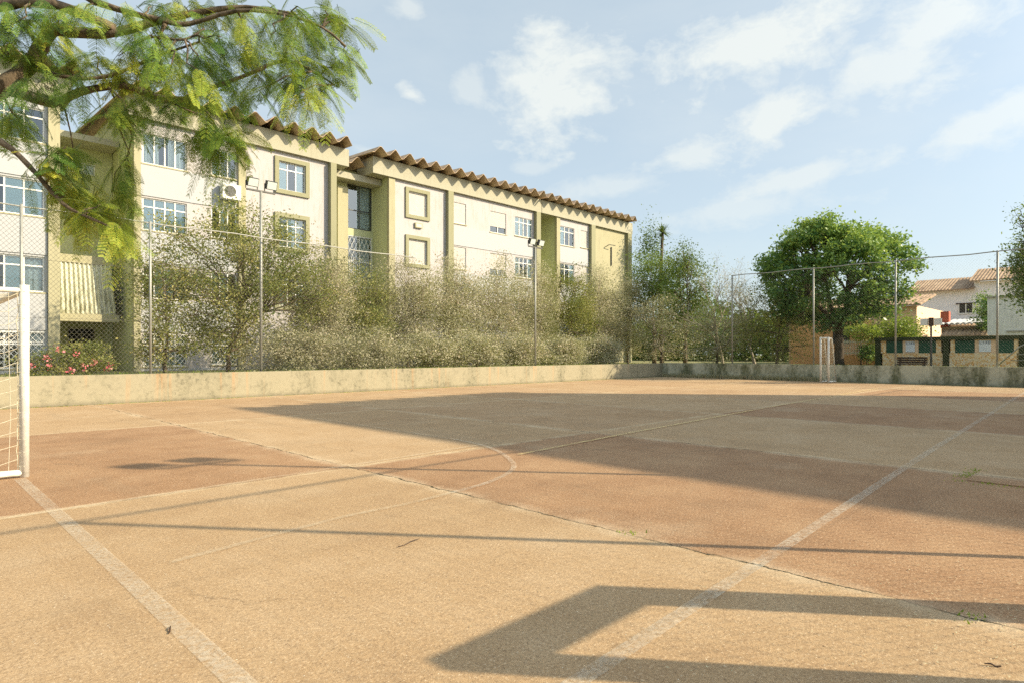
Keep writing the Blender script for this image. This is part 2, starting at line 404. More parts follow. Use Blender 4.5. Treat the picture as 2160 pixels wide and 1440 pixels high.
def np_mesh(name, V, F, mat, parent=None, tint=None, off=None):
    """V (N,3), F (M,4) quads"""
    o3 = ORG.get(parent.name, Vector((0, 0, 0))) if parent else Vector((0, 0, 0))
    V = V - np.array([o3.x, o3.y, o3.z]); me = bpy.data.meshes.new(name); k = F.shape[1]
    me.vertices.add(len(V)); me.vertices.foreach_set('co', V.astype(np.float32).ravel())
    me.loops.add(F.size); me.loops.foreach_set('vertex_index', F.astype(np.int32).ravel())
    me.polygons.add(len(F)); me.polygons.foreach_set('loop_start', np.arange(0, F.size, k, dtype=np.int32))
    me.polygons.foreach_set('loop_total', np.full(len(F), k, dtype=np.int32))
    if tint is not None:
        at = me.attributes.new('tint', 'FLOAT', 'POINT'); at.data.foreach_set('value', tint.astype(np.float32))
    me.materials.append(mat); me.update(calc_edges=True)
    o = bpy.data.objects.new(name, me); COL.objects.link(o); ORG[o.name] = o3
    if parent: o.parent = parent
    return o
rng = np.random.default_rng(11)
def leaf_quads(P, size, asp=.5, tint=None, upb=.4, sv=.35):
    """a rhombus leaf at every point P, random heading, normals biased upward"""
    n = len(P)
    d = rng.normal(size=(n, 3)); d[:, 2] *= .7; d /= np.linalg.norm(d, axis=1)[:, None]
    m = rng.normal(size=(n, 3)); m[:, 2] += upb * 2; w = np.cross(d, m); w /= np.linalg.norm(w, axis=1)[:, None] + 1e-9
    L = size * (1 + sv * rng.normal(size=n)).clip(.4, 1.8)
    a = d * (L * .5)[:, None]; b = w * (L * asp * .5)[:, None]
    V = np.stack([P - a, P + b, P + a, P - b], 1).reshape(-1, 3)
    F = np.arange(4 * n).reshape(n, 4)
    return V, F, None if tint is None else np.repeat(tint, 4)
def curve_pts(a, b, sag=0, wob=.1, n=5, seed=0):
    r = random.Random(seed); a = Vector(a); b = Vector(b); L = (b - a).length; out = []
    for i in range(n + 1):
        t = i / n; p = a.lerp(b, t); k = math.sin(math.pi * t)
        p = p + Vector((r.uniform(-1, 1), r.uniform(-1, 1), r.uniform(-.6, .6))) * wob * L * k * .5 + Vector((0, 0, sag * k * L))
        out.append(p)
    return out

# ================================================================== SETTING
g = MB(); g.quad((-300, -300, -.03), (600, -300, -.03), (600, 600, -.03), (-300, 600, -.03))
structure(g.build('ground', M['soil']))
XA, XB, YA, YB = -1.7, 31.9, -1.1, 19.35
nx, ny = 2, 2
g = MB(); g.box(XA, XB, YA, YB, -.25, 0.0); structure(g.build('court', M['court']))
# raised ground beyond the low walls
g = MB(); g.box(-12, 140, 19.62, 170, -.4, .62); g.box(32.17, 140, -40, 19.62, -.4, .62)
structure(g.build('lawn', M['soil']))

def line(name, pts, w, mat, z=.004):
    g = MB(); P = [Vector((x, y, 0)) for x, y in pts]
    L = []; Rr = []
    for i, p in enumerate(P):
        d = (P[min(i + 1, len(P) - 1)] - P[max(i - 1, 0)]).normalized(); nn = Vector((-d.y, d.x, 0)) * w / 2
        L.append(p + nn); Rr.append(p - nn)
    for i in range(len(P) - 1):
        g.quad((Rr[i].x, Rr[i].y, z), (Rr[i + 1].x, Rr[i + 1].y, z), (L[i + 1].x, L[i + 1].y, z), (L[i].x, L[i].y, z))
    return structure(g.build(name, mat))
line('goal_line', [(1.02, -.9), (1.04, 8.46)], .105, M['paint_white'])
line('touch_line', [(-1.0, 1.44), (2.0, 1.60), (10, 1.95), (25.0, 2.5), (30.4, 2.7)], .09, M['paint_touch'], .008)
arc = [(1.3, 4.35), (2.1, 4.48), (2.69, 4.56), (3.3, 4.56), (3.84, 4.62), (4.4, 4.72), (4.95, 4.95), (5.3, 5.22), (5.6, 5.6), (5.88, 6.05), (6.08, 6.5), (6.2, 6.9), (6.28, 7.5)]
def smooth_path(p, n=4):
    out = []
    for i in range(len(p) - 1):
        a = p[max(i - 1, 0)]; b = p[i]; c = p[i + 1]; d = p[min(i + 2, len(p) - 1)]
        for k in range(n):
            t = k / n
            out.append(tuple(.5 * ((2 * b[j]) + (-a[j] + c[j]) * t + (2 * a[j] - 5 * b[j] + 4 * c[j] - d[j]) * t * t + (-a[j] + 3 * b[j] - 3 * c[j] + d[j]) * t ** 3) for j in (0, 1)))
    return out + [p[-1]]
line('area_arc_end', smooth_path(arc[:5]), .06, M['paint_faint'], .014)
line('area_arc', smooth_path(arc[4:]), .065, M['paint_touch'], .012)
line('area_line', [(6.28, 7.5), (6.3, 12)], .06, M['paint_faint'], .012)
line('service_line', [(.6, 6.45), (3.9, 6.6), (6.3, 6.75)], .06, M['paint_faint'], .016)
line('yellow_line', [(5.9, 5.72), (8.7, 5.95), (16.2, 6.4), (27, 6.9)], .055, M['paint_yellow'], .020)
line('halfway_line', [(15.6, 1.9), (15.9, 18.6)], .06, M['paint_faint'], .012)
line('far_goal_line', [(30.3, 2.6), (30.35, 18.8)], .07, M['paint_faint'], .016)
line('far_touch_line', [(1.05, 18.6), (30.3, 18.8)], .06, M['paint_faint'], .020)

# low walls round the court
def low_wall(name, x0, x1, y0, y1, h, mat, label):
    t = MB()
    n = 40; long_x = (x1 - x0) > (y1 - y0); r = random.Random(5)
    t.box(x0, x1, y0, y1, -.2, h)
    o = t.build(name, mat); return tag(o, label, 'wall')
low_wall('low_wall', -12, 32.16, 19.36, 19.6, .78, M['wall_left'], 'low beige rendered wall with rust streaks along the building side of the court')
low_wall('low_wall', 31.92, 32.15, -3, 19.35, .80, M['wall_far'], 'low mossy grey concrete wall across the far end of the court')

# grass: verge beyond walls and tufts at joints
def grass(name, pts, h, mat, label, nb=7):
    P = np.array(pts); P = np.repeat(P, nb, 0); P[:, :2] += rng.normal(size=(len(P), 2)) * .05
    n = len(P); H = h * (1 + .5 * rng.normal(size=n)).clip(.3, 2)
    lean = rng.normal(size=(n, 2)) * .4; wd = rng.normal(size=(n, 2)); wd /= np.linalg.norm(wd, axis=1)[:, None]; wd *= (.006 + .04 * h)
    V = np.zeros((n, 4, 3)); V[:, 0] = P; V[:, 0, :2] -= wd; V[:, 1] = P; V[:, 1, :2] += wd
    V[:, 2] = P; V[:, 2, :2] += lean * H[:, None] + wd * .3; V[:, 2, 2] += H
    V[:, 3] = P; V[:, 3, :2] += lean * H[:, None] - wd * .3; V[:, 3, 2] += H
    tint = np.repeat(rng.random(n), 4)
    o = np_mesh(name, V.reshape(-1, 3), np.arange(4 * n).reshape(n, 4), mat, None, tint)
    return tag(o, label, 'grass', kind='stuff')
pts = [(x, 19.65 + abs(random.gauss(0, 1.2)), .62) for x in np.linspace(-3, 32, 2600)]
pts += [(32.25 + abs(random.gauss(0, 1.0)), y, .62) for y in np.linspace(-1, 19, 1600)]
grass('verge_grass', pts, .10, M['leaf_lime'], 'green grass on the verge behind the low walls', 6)
pts = []
random.seed(3)
for _ in range(10): pts.append((8.02 + random.gauss(0, .02), random.uniform(.75, 1.3), 0))
for _ in range(16): t_ = random.random(); pts.append((8.05 + .85 * t_, 1.25 + random.gauss(0, .02), 0))
for c in [(3.91, 2.72), (3.9, .62)]:
    for _ in range(3): pts.append((c[0] + random.gauss(0, .015), c[1] + random.gauss(0, .04), 0))
for _ in range(420): pts.append((random.uniform(2, 31.8), 19.33 - abs(random.gauss(0, .03)), 0))
for _ in range(600): pts.append((31.89 - abs(random.gauss(0, .05)), random.uniform(1, 19.3), 0))
grass('joint_weeds', pts, .013, M['leaf_lime'], 'small green weeds growing from the court joints', 7)
# rough scrub growing at the foot of the far left corner
pts = [(31.85 - abs(random.gauss(0, .10)), random.uniform(10.5, 19.3), 0) for _ in range(600)]
grass('wall_foot_scrub', pts, .15, M['leaf_dusty'], 'dusty dry weeds growing along the foot of the low walls', 7)

# leaf litter and gravel crumbs
n = 700
P = np.zeros((n, 3)); P[:, 0] = 2 + rng.random(n) ** 1.2 * 10; P[:, 1] = -.4 + rng.random(n) ** 1.5 * 6; P[:, 2] = .012
P2 = np.zeros((260, 3)); P2[:, 0] = 3.8 + rng.normal(size=260) * .6; P2[:, 1] = .35 + rng.random(260) ** 2 * 1.2; P2[:, 2] = .012
P = np.vstack([P, P2]); V, F, T = leaf_quads(P, .016, .3, rng.random(len(P)), 2.5)
V[:, 2] = .008 + np.abs(V[:, 2] - .012) * .3
tag(np_mesh('leaf_litter', V, F, M['litter'], None, T), 'scattered dry leaf litter on the right of the court', 'leaves', kind='stuff')
for p, a, l, lab in [((2.62, 3.62), .2, .11, 'thin dark curved twig lying on the pale slab near the arc'), ((.98, 3.3), 1.2, .04, 'tiny dark twig beside the white goal line'),
                ((3.35, .42), 2.0, .03, 'short dark twig on the sunlit slab inside the gate shadow')]:
    g = MB(); g.tube([(p[0] + l * math.cos(a) * k, p[1] + l * math.sin(a) * k, .008 + .006 * math.sin(k * 3)) for k in (-1, -.4, .2, 1)], [.003, .004, .004, .002], 5)
    tag(g.build('twig', M['brown_wood']), lab, 'twig')
# inspection cover
g = MB(); g.box(8.05, 8.85, .72, 1.22, .001, .012)
o = g.build('inspection_cover', M['court']); tag(o, 'square concrete inspection cover fringed with weeds in the shaded slab', 'cover')

# ================================================================== APARTMENT BUILDINGS
FY = 29.0
def wall_open(mb, x0, x1, z0, z1, y, ops, rev=.16):
    xs = sorted({x0, x1, *[v for o in ops for v in o[:2]]}); zs = sorted({z0, z1, *[v for o in ops for v in o[2:4]]})
    for i in range(len(xs) - 1):
        for j in range(len(zs) - 1):
            cx = (xs[i] + xs[i + 1]) / 2; cz = (zs[j] + zs[j + 1]) / 2
            if any(o[0] < cx < o[1] and o[2] < cz < o[3] for o in ops): continue
            mb.quad((xs[i], y, zs[j]), (xs[i + 1], y, zs[j]), (xs[i + 1], y, zs[j + 1]), (xs[i], y, zs[j + 1]))
    for a, b, c, d in ops:
        mb.quad((a, y, c), (a, y + rev, c), (a, y + rev, d), (a, y, d)); mb.quad((b, y, c), (b, y, d), (b, y + rev, d), (b, y + rev, c))
        mb.quad((a, y, c), (b, y, c), (b, y + rev, c), (a, y + rev, c)); mb.quad((a, y, d), (a, y + rev, d), (b, y + rev, d), (b, y, d))
def window(par, x0, x1, z0, z1, y, style='slide', panes=3, transom=False, fmat='white', name='window', seed=0):
    r = random.Random(int(x0 * 97 + z0 * 31) + seed); f = .045; yf = y + .05
    m = MB(); m.box(x0, x1, yf, yf + .06, z0, z0 + f); m.box(x0, x1, yf, yf + .06, z1 - f, z1)
    m.box(x0, x0 + f, yf, yf + .06, z0 + f, z1 - f); m.box(x1 - f, x1, yf, yf + .06, z0 + f, z1 - f)
    zt = z1 - f
    if transom: zt = z1 - (z1 - z0) * .27; m.box(x0 + f, x1 - f, yf + .003, yf + .057, zt - .025, zt + .025)
    w = (x1 - x0 - 2 * f) / panes
    for i in range(1, panes): m.box(x0 + f + i * w - .025, x0 + f + i * w + .025, yf + .005, yf + .055, z0 + f, z1 - f)
    win = m.build(name, M[fmat], par)
    s = MB(); s.box(x0 - .06, x1 + .06, y - .05, y + .04, z0 - .06, z0 - .004); s.build('sill', M['khaki'] if style != 'plain' else M['white'], win)
    if style in ('slide', 'grille', 'plain'):
        g1 = MB(); g1.quad((x0 + f, yf + .03, z0 + f), (x1 - f, yf + .03, z0 + f), (x1 - f, yf + .03, z1 - f), (x0 + f, yf + .03, z1 - f)); g1.build('pane', M['glass'], win)
        for i in range(panes):
            if r.random() < .5: a = x0 + f + i * w + .03; MB().box(a, a + w - .06, yf + .035, yf + .045, z0 + f + .01, z1 - f - .01).build('frosted_pane', M['frost'], win)
        if r.random() < .8:
            side = r.choice((0, 1, 2)); yy = yf + .14
            def drape(a, b):
                k = 14; c = MB()
                for i in range(k):
                    xa = a + (b - a) * i / k; xb = a + (b - a) * (i + 1) / k
                    ya = yy + .03 * math.sin(i * 1.9); yb = yy + .03 * math.sin((i + 1) * 1.9)
                    c.quad((xa, ya, z0 + .02), (xb, yb, z0 + .02), (xb, yb, z1 - .03), (xa, ya, z1 - .03))
                c.build('curtain', M['curtain'], win)
            W_ = x1 - x0
            if side in (0, 2): drape(x0 + .03, x0 + W_ * r.uniform(.28, .42))
            if side in (1, 2): drape(x1 - W_ * r.uniform(.28, .42), x1 - .03)
    if style in ('shutter', 'half'):
        c = MB(); zb = z0 + f if style == 'shutter' else z0 + (z1 - z0) * .3
        k = max(6, int((z1 - zb) / .055)); hh = (z1 - f - zb) / k
        for i in range(k): c.box(x0 + f, x1 - f, yf + .0, yf + .02, zb + i * hh + .004, zb + (i + 1) * hh - .002)
        c.box(x0 + f, x1 - f, yf + .012, yf + .03, zb, z1 - f)
        c.build('shutter', M['shutter'], win)
        if style == 'half':
            g1 = MB(); g1.quad((x0 + f, yf + .045, z0 + f), (x1 - f, yf + .045, z0 + f), (x1 - f, yf + .045, zb), (x0 + f, yf + .045, zb)); g1.build('pane', M['glass'], win)
    if style == 'grille':
        c = MB(); yy = y - .03; q = .17
        def seg(a, b):
            c.tube([(a[0], yy, a[1]), (b[0], yy, b[1])], .011, 4, False)
        nx_ = int((x1 - x0) / q); nz_ = int((z1 - z0) / (q * 1.5)) + 1; qx = (x1 - x0) / nx_; qz = (z1 - z0) / nz_
        for i in range(nx_):
            for j in range(nz_):
                a = (x0 + i * qx, z0 + j * qz); b = (x0 + (i + 1) * qx, z0 + (j + 1) * qz)
                seg(a, b); seg((a[0], b[1]), (b[0], a[1]))
        c.box(x0, x1, yy - .015, yy + .015, z0 - .02, z0 + .015); c.box(x0, x1, yy - .015, yy + .015, z1 - .015, z1 + .02)
        c.box(x0, x1, yy - .012, yy + .012, (z0 + z1) / 2 + .2, (z0 + z1) / 2 + .24)
        c.build('grille', M['white'], win)
    return win
def surround(par, x0, x1, z0, z1, y, w=.2):
    m = MB(); m.box(x0 - w, x1 + w, y - .09, y - .001, z1, z1 + w); m.box(x0 - w, x1 + w, y - .09, y - .001, z0 - w, z0)
    m.box(x0 - w, x0, y - .09, y - .001, z0, z1); m.box(x1, x1 + w, y - .09, y - .001, z0, z1)
    return m.build('window_surround', M['olive'], par)
def folded_roof(par, x0, x1, y0, y1, z, pitch=.92, amp=.37, slope=.07, name='roof', mat='roof'):
    """wide trapezoidal fibre-cement sheets running front to back"""
    prof = [(0, 0), (.10, 0), (.46, 1), (.56, 1), (.92, 0)]
    m = MB(); xs = []; k = int(math.ceil((x1 - x0) / pitch))
    for i in range(k):
        j = random.Random(i + int(x0 * 10)).uniform(-.02, .02)
        for a, b in prof[:-1]:
            X = x0 + (i + a / .92) * pitch
            if X <= x1: xs.append((X, b * amp + j))
    xs.append((x1, 0)); n = len(xs); T = .028; nb = 6
    for q in range(nb + 1):
        y = y0 + (y1 - y0) * q / nb
        for X, zz in xs:
            s_ = random.Random(int(X * 50) + q * 7).uniform(-.015, .015) if q == 0 else 0
            m.v.append((X, y + s_ * 3, z + zz + slope * (y - y0))); m.v.append((X, y + s_ * 3, z + zz + slope * (y - y0) - T))
    for q in range(nb):
        for i in range(n - 1):
            a = (q * n + i) * 2; b = a + 2; c = a + 2 * n; d = c + 2
            m.f.append((a, b, d, c)); m.f.append((a + 1, c + 1, d + 1, b + 1))
    for q, rev in ((0, False), (nb, True)):
        for i in range(n - 1):
            a = (q * n + i) * 2; b = a + 2
            m.f.append((a, a + 1, b + 1, b) if not rev else (a, b, b + 1, a + 1))
    for i in (0, n - 1):
        for q in range(nb):
            a = (q * n + i) * 2; c = a + 2 * n; m.f.append((a, c, c + 1, a + 1))
    return m.build(name, M[mat], par)
ZT, ZE = 11.0, 11.88   # underside and top of the eaves band
SILL = [.80, 3.62, 6.44, 9.20]; HEAD = [2.12, 4.94, 7.78, 10.46]
BD = 40.0
def shell(par, x0, x1, left_lit=True, y=FY):
    m = MB()
    m.quad((x0, y, 0), (x0, y, ZE), (x0, BD, ZE), (x0, BD, 0)); m.quad((x1, y, 0), (x1, BD, 0), (x1, BD, ZE), (x1, y, ZE))
    m.quad((x0, BD, 0), (x0, BD, ZE), (x1, BD, ZE), (x1, BD, 0)); m.quad((x0, y, ZE), (x1, y, ZE), (x1, BD, ZE), (x0, BD, ZE))
    m.build('side_wall', M['side_green'], par)
    m = MB(); m.quad((x0 + .05, y + 1.1, .3), (x1 - .05, y + 1.1, .3), (x1 - .05, y + 1.1, ZT), (x0 + .05, y + 1.1, ZT))
    for zf in (.5, 3.3, 6.1, 8.9, 11.0): m.quad((x0 + .05, y + .17, zf - .1), (x1 - .05, y + .17, zf - .1), (x1 - .05, y + 1.1, zf - .1), (x0 + .05, y + 1.1, zf - .1))
    m.build('room_wall', M['beige_int'], par)
def pier(par, x0, x1, d=.16, z1=ZT - .02, mat='olive'):
    m = MB(); m.box(x0, x1, FY - d, FY + .1, 0, z1); m.build('pier', M[mat], par)
def band(par, x0, x1):
    m = MB(); m.box(x0, x1, FY - .20, FY + 1.4, ZT, ZE); m.build('eaves_band', M['band'], par)
def front(par, x0, x1, ops, mat='cream'):
    m = MB(); wall_open(m, x0, x1, 0, ZT, FY, ops); m.build('front_wall', M[mat], par)
def spandrels(par, x0, x1, ops=()):
    m = MB()
    lo = [0, HEAD[0] + .06, HEAD[1] + .06, HEAD[2] + .06]
    for a, b in zip(lo, SILL):
        m.box(x0, x1, FY - .035, FY - .004, a + .02, b - .07)
    m.build('spandrel', M['white_panel'], par)
def eave_gap(par): pass

# --- block at the left edge
b1 = thing('apartment_building', (0, FY, 0), 'apartment block at the left edge, white panels and long curtained windows', 'building')
shell(b1, -5.4, 4.74)
ops = []
for f in range(4):
    for a, b in ((-4.9, -2.9), (-2.7, -.7), (-.45, 1.75), (1.95, 4.3)): ops.append((a, b, SILL[f], HEAD[f]))
front(b1, -5.4, 4.74, ops, 'white_panel')
for i, (a, b, c, d) in enumerate(ops): window(b1, a, b, c, d, FY, 'grille' if c < 1 else 'slide', 4, True, seed=i)
spandrels(b1, -5.4, 4.38); pier(b1, 4.40, 4.76, .14, mat='khaki'); pier(b1, -5.4, -5.1, .14); band(b1, -5.4, 5.1)
folded_roof(b1, -5.6, 5.35, FY - .90, BD, ZE + .02, slope=.05)

# --- second block
b2 = thing('apartment_building', (11.5, FY, 0), 'apartment block behind the floodlight pole, with balcony recess and green framed window column', 'building')
shell(b2, 7.25, 16.27)
ops = []; st = []
for f in range(4):
    ops.append((7.58, 9.28, SILL[f], HEAD[f])); st.append(('grille' if f == 0 else 'slide', 4, f < 3))
    ops.append((10.3, 11.40, SILL[f] + .05, HEAD[f])); st.append(('grille' if f == 0 else 'slide', 3, False))
    ops.append((13.37, 14.73, SILL[f], HEAD[f] + .1)); st.append(('grille' if f == 0 else 'slide', 3, True))
front(b2, 7.25, 16.27, ops)
for i, (o, s) in enumerate(zip(ops, st)):
    w = window(b2, *o, FY, s[0], s[1], s[2], seed=i)
    if o[0] > 13: surround(b2, *o, FY)
spandrels(b2, 7.50, 11.42)
pier(b2, 7.23, 7.48, .14, mat='khaki'); pier(b2, 11.45, 11.77, .12, mat='khaki'); pier(b2, 15.97, 16.29, .3, ZT - .02, 'olive')
band(b2, 7.0, 17.05); folded_roof(b2, 6.8, 16.85, FY - .90, BD, ZE + .02, slope=.05)
# stair recess between the first two blocks
m = MB(); wall_open(m, 4.76, 7.23, 0, 10.2, 32.3, [(5.58, 6.60, 1.25, 2.45), (5.3, 6.6, 9.1, 9.6)], .12)
m.build('recess_wall', M['side_green'], b2)
w = MB(); w.box(5.58, 6.60, 32.34, 32.40, 1.25, 1.30); w.box(5.58, 6.60, 32.34, 32.4, 2.38, 2.45); w.box(5.58, 5.63, 32.34, 32.40, 1.30, 2.38); w.box(6.55, 6.60, 32.34, 32.40, 1.30, 2.38)
for k in range(4): w.box(5.63, 6.55, 32.35, 32.385, 1.50 + k * .22, 1.525 + k * .22)
w.box(6.08, 6.11, 32.352, 32.383, 1.30, 2.16)
ww = w.build('window', M['khaki'], b2); g = MB(); g.box(5.55, 6.63, 32.75, 32.8, 1.2, 2.5); g.build('dark_room', M['dark'], ww)
w = MB(); w.box(5.3, 6.6, 32.34, 32.4, 9.1, 9.15); w.box(5.3, 6.6, 32.34, 32.4, 9.55, 9.6)
for a in (5.3, 5.72, 6.14, 6.55): w.box(a, a + .05, 32.34, 32.4, 9.15, 9.55)
ww = w.build('window', M['white'], b2); g = MB(); g.box(5.25, 6.65, 32.42, 32.44, 9.08, 9.62); g.build('pane', M['frost'], ww)
m = MB(); m.box(4.78, 6.86, 30.35, 32.28, 5.0, 5.32); m.build('canopy_slab', M['khaki'], b2)
m = MB(); m.box(4.78, 6.98, 30.0, 32.28, 2.62, 2.92); m.build('canopy_slab', M['khaki'], b2)
m = MB(); k = 80
for i in range(k):
    a = i / k; b = (i + 1) / k
    za = .045 * math.cos(a * 13 * 2 * math.pi); zb = .045 * math.cos(b * 13 * 2 * math.pi)
    xa, xb = 4.80 + 1.98 * a, 4.80 + 1.98 * b; xa2, xb2 = 4.80 + 2.10 * a, 4.80 + 2.10 * b
    m.quad((xa2, 30.12 + za, 2.93), (xb2, 30.12 + zb, 2.93), (xb, 30.40 + zb, 4.99), (xa, 30.40 + za, 4.99))
    m.quad((xa2, 30.14 + za, 2.93), (xa, 30.42 + za, 4.99), (xb, 30.42 + zb, 4.99), (xb2, 30.14 + zb, 2.93))
m.build('corrugated_screen', M['corr'], b2)
m = MB(); m.box(4.5, 7.2, 31.0, BD - .5, 10.2, 10.45); m.build('flat_roof', M['band'], b2)

# --- third block
b3 = thing('apartment_building', (25, FY, 0), 'long middle apartment block with closed white shutters and glazed stair recess', 'building')
shell(b3, 19.6, 31.8)
ops = []; st = []
for f in range(4):
    gr = 'grille' if f == 0 else None
    ops.append((20.92, 22.22, SILL[f] - .02, HEAD[f] + .04)); st.append((gr or 'shutter', 2, False))
    ops.append((24.12, 25.25, SILL[f], HEAD[f])); st.append((gr or 'shutter', 2, False))
    ops.append((27.28, 28.72, SILL[f] - .15, HEAD[f] - .05)); st.append((gr or 'half', 2, False))
    ops.append((29.55, 31.22, SILL[f] - .05, HEAD[f] - .05)); st.append((gr or 'slide', 4, True))
front(b3, 19.6, 31.8, ops)
for i, (o, s) in enumerate(zip(ops, st)):
    w = window(b3, *o, FY, s[0], s[1], s[2], seed=i)
    if o[0] < 21: surround(b3, *o, FY)
m = MB()
for a, b in zip([0, HEAD[0] + .06, HEAD[1] + .06, HEAD[2] + .06], SILL): m.box(24.08, 31.35, FY - .035, FY - .004, a + .02, b - .22)
m.build('spandrel', M['white_panel'], b3)
pier(b3, 19.58, 19.98, .10, mat='khaki'); pier(b3, 23.66, 24.06, .26); pier(b3, 31.40, 31.82, .26)
for z in (8.62,):
    m = MB(); m.box(21.35, 21.85, FY - .12, FY - .001, z - .14, z + .14); o = m.build('vent_sleeve', M['khaki'], b3)
    g = MB(); g.box(21.41, 21.79, FY - .125, FY - .121, z - .09, z + .09); g.build('vent_plate', M['shutter'], o)
band(b3, 18.5, 31.95); folded_roof(b3, 18.05, 31.65, FY - .90, BD, ZE + .02, slope=.05)
# recess with stair glazing
RY = 30.5
ops = []
m = MB()
for f in range(4):
    zb = 8.20 - (3 - f) * 2.82
    ops += [(17.95, 19.5, zb, zb + 2.45), (16.45, 17.1, zb, zb + 2.45)]
ops = [(a, b, max(c, .4), d) for a, b, c, d in ops]
wall_open(m, 16.27, 19.6, 0, 11.35, RY, ops, .1); m.build('recess_wall', M['side_green'], b3)
m = MB(); m.box(17.18, 17.80, RY - .35, RY - .002, 0, 10.3); m.build('pilaster', M['khaki'], b3)
for i, (a, b, c, d) in enumerate(ops):
    fm = 'dark_metal' if a > 17 and i > 5 else 'white'
    w = MB(); w.box(a, b, RY + .02, RY + .07, c, c + .05); w.box(a, b, RY + .02, RY + .07, d - .05, d)
    w.box(a, a + .05, RY + .02, RY + .07, c + .05, d - .05); w.box(b - .05, b, RY + .02, RY + .07, c + .05, d - .05)
    zm = c + (d - c) * (.42 if a > 17 else .5); w.box(a + .05, b - .05, RY + .025, RY + .065, zm - .03, zm + .03)
    if a > 17: w.box((a + b) / 2 - .02, (a + b) / 2 + .02, RY + .028, RY + .062, c + .05, d - .05)
    ww = w.build('stair_window', M[fm], b3)
    g = MB(); g.quad((a, RY + .045, c), (b, RY + .045, c), (b, RY + .045, d), (a, RY + .045, d)); g.build('pane', M['glass'], ww)
    cc = MB(); x_ = a + (b - a) * (.45 if a > 17 else .1); k = 16
    for j in range(k):
        xa = x_ + (b - x_) * j / k; xb = x_ + (b - x_) * (j + 1) / k
        cc.quad((xa, RY + .2 + .04 * math.sin(j * 2.1), c), (xb, RY + .2 + .04 * math.sin((j + 1) * 2.1), c), (xb, RY + .2 + .04 * math.sin((j + 1) * 2.1), d), (xa, RY + .2 + .04 * math.sin(j * 2.1), d))
    cc.build('curtain', M['curtain'], ww)
    if a > 17 and i == 4:
        gg = MB()
        for j in range(13): gg.box(a + j * (b - a) / 12 - .01, a + j * (b - a) / 12 + .01, RY - .04, RY - .02, c, c + 1.25)
        for j in range(6):
            xa = a + j * (b - a) / 6; xb = xa + (b - a) / 6
            gg.tube([(xa, RY - .045, c + 1.3), (xb, RY - .045, c + 1.9)], .012, 4, False); gg.tube([(xb, RY - .045, c + 1.3), (xa, RY - .045, c + 1.9)], .012, 4, False)
            gg.tube([(xa, RY - .045, c + 1.9), (xb, RY - .045, d)], .012, 4, False); gg.tube([(xb, RY - .045, c + 1.9), (xa, RY - .045, d)], .012, 4, False)
        gg.build('grille', M['white'], ww)
for f in range(4):
    zl = 8.0 - (3 - f) * 2.82
    if zl < 0: continue
    m = MB()
    for j in range(3): m.box(16.4, 17.15, RY - .08, RY - .01, zl - .38 + j * .17, zl - .28 + j * .17)
    m.build('louvre', M['khaki'], b3)
m = MB(); m.box(16.3, 19.58, RY + .75, RY + .8, 0, 11); m.build('room_wall', M['beige_int'], b3)
m = MB(); m.box(16.32, 19.55, FY + .6, RY - .002, 10.62, 10.95); m.build('recess_beam', M['band'], b3)
folded_roof(b3, 17.4, 18.38, FY + .35, BD, 11.42, slope=.05, name='recess_roof')

# --- fourth block
b4 = thing('apartment_building', (38, FY, 0), 'farthest apartment block, ending in a bare khaki wall bay beside the green trees', 'building')
shell(b4, 33.7, 42.8)
ops = []; st = []
for f in range(4):
    gr = 'grille' if f == 0 else None
    ops.append((34.15, 35.75, SILL[f] - .1, HEAD[f])); st.append((gr or 'slide', 3, True))
    ops.append((36.5, 37.42, SILL[f], HEAD[f])); st.append((gr or 'shutter', 2, False))
front(b4, 33.7, 37.75, ops)
m = MB(); m.quad((37.75, FY, 0), (42.8, FY, 0), (42.8, FY, ZT), (37.75, FY, ZT)); m.build('end_bay_wall', M['khaki'], b4)
for i, (o, s) in enumerate(zip(ops, st)): window(b4, *o, FY, s[0], s[1], s[2], seed=i)
m = MB()
for a, b in zip([0, HEAD[0] + .06, HEAD[1] + .06, HEAD[2] + .06], SILL): m.box(34.1, 37.4, FY - .035, FY - .004, a + .02, b - .2)
m.build('spandrel', M['white_panel'], b4)
pier(b4, 33.68, 34.05, .1, mat='khaki'); pier(b4, 37.5, 37.98, .26); pier(b4, 42.3, 42.82, .26)
band(b4, 32.0, 43.0); folded_roof(b4, 31.75, 42.55, FY - .90, BD, ZE + .02, slope=.05)
m = MB(); m.quad((31.82, 31.3, 0), (33.7, 31.3, 0), (33.7, 31.3, 11.2), (31.82, 31.3, 11.2)); m.build('recess_wall', M['side_green'], b4)
m = MB(); m.tube([(39.6, FY - .02, 9.6), (39.6, FY - .35, 9.72), (40.3, FY - .42, 9.72)], .03, 5); m.tube([(40.3, FY - .05, 9.65), (40.3, FY - .05, 8.2)], .05, 5); m.build('wall_pipe', M['dark_metal'], b4)

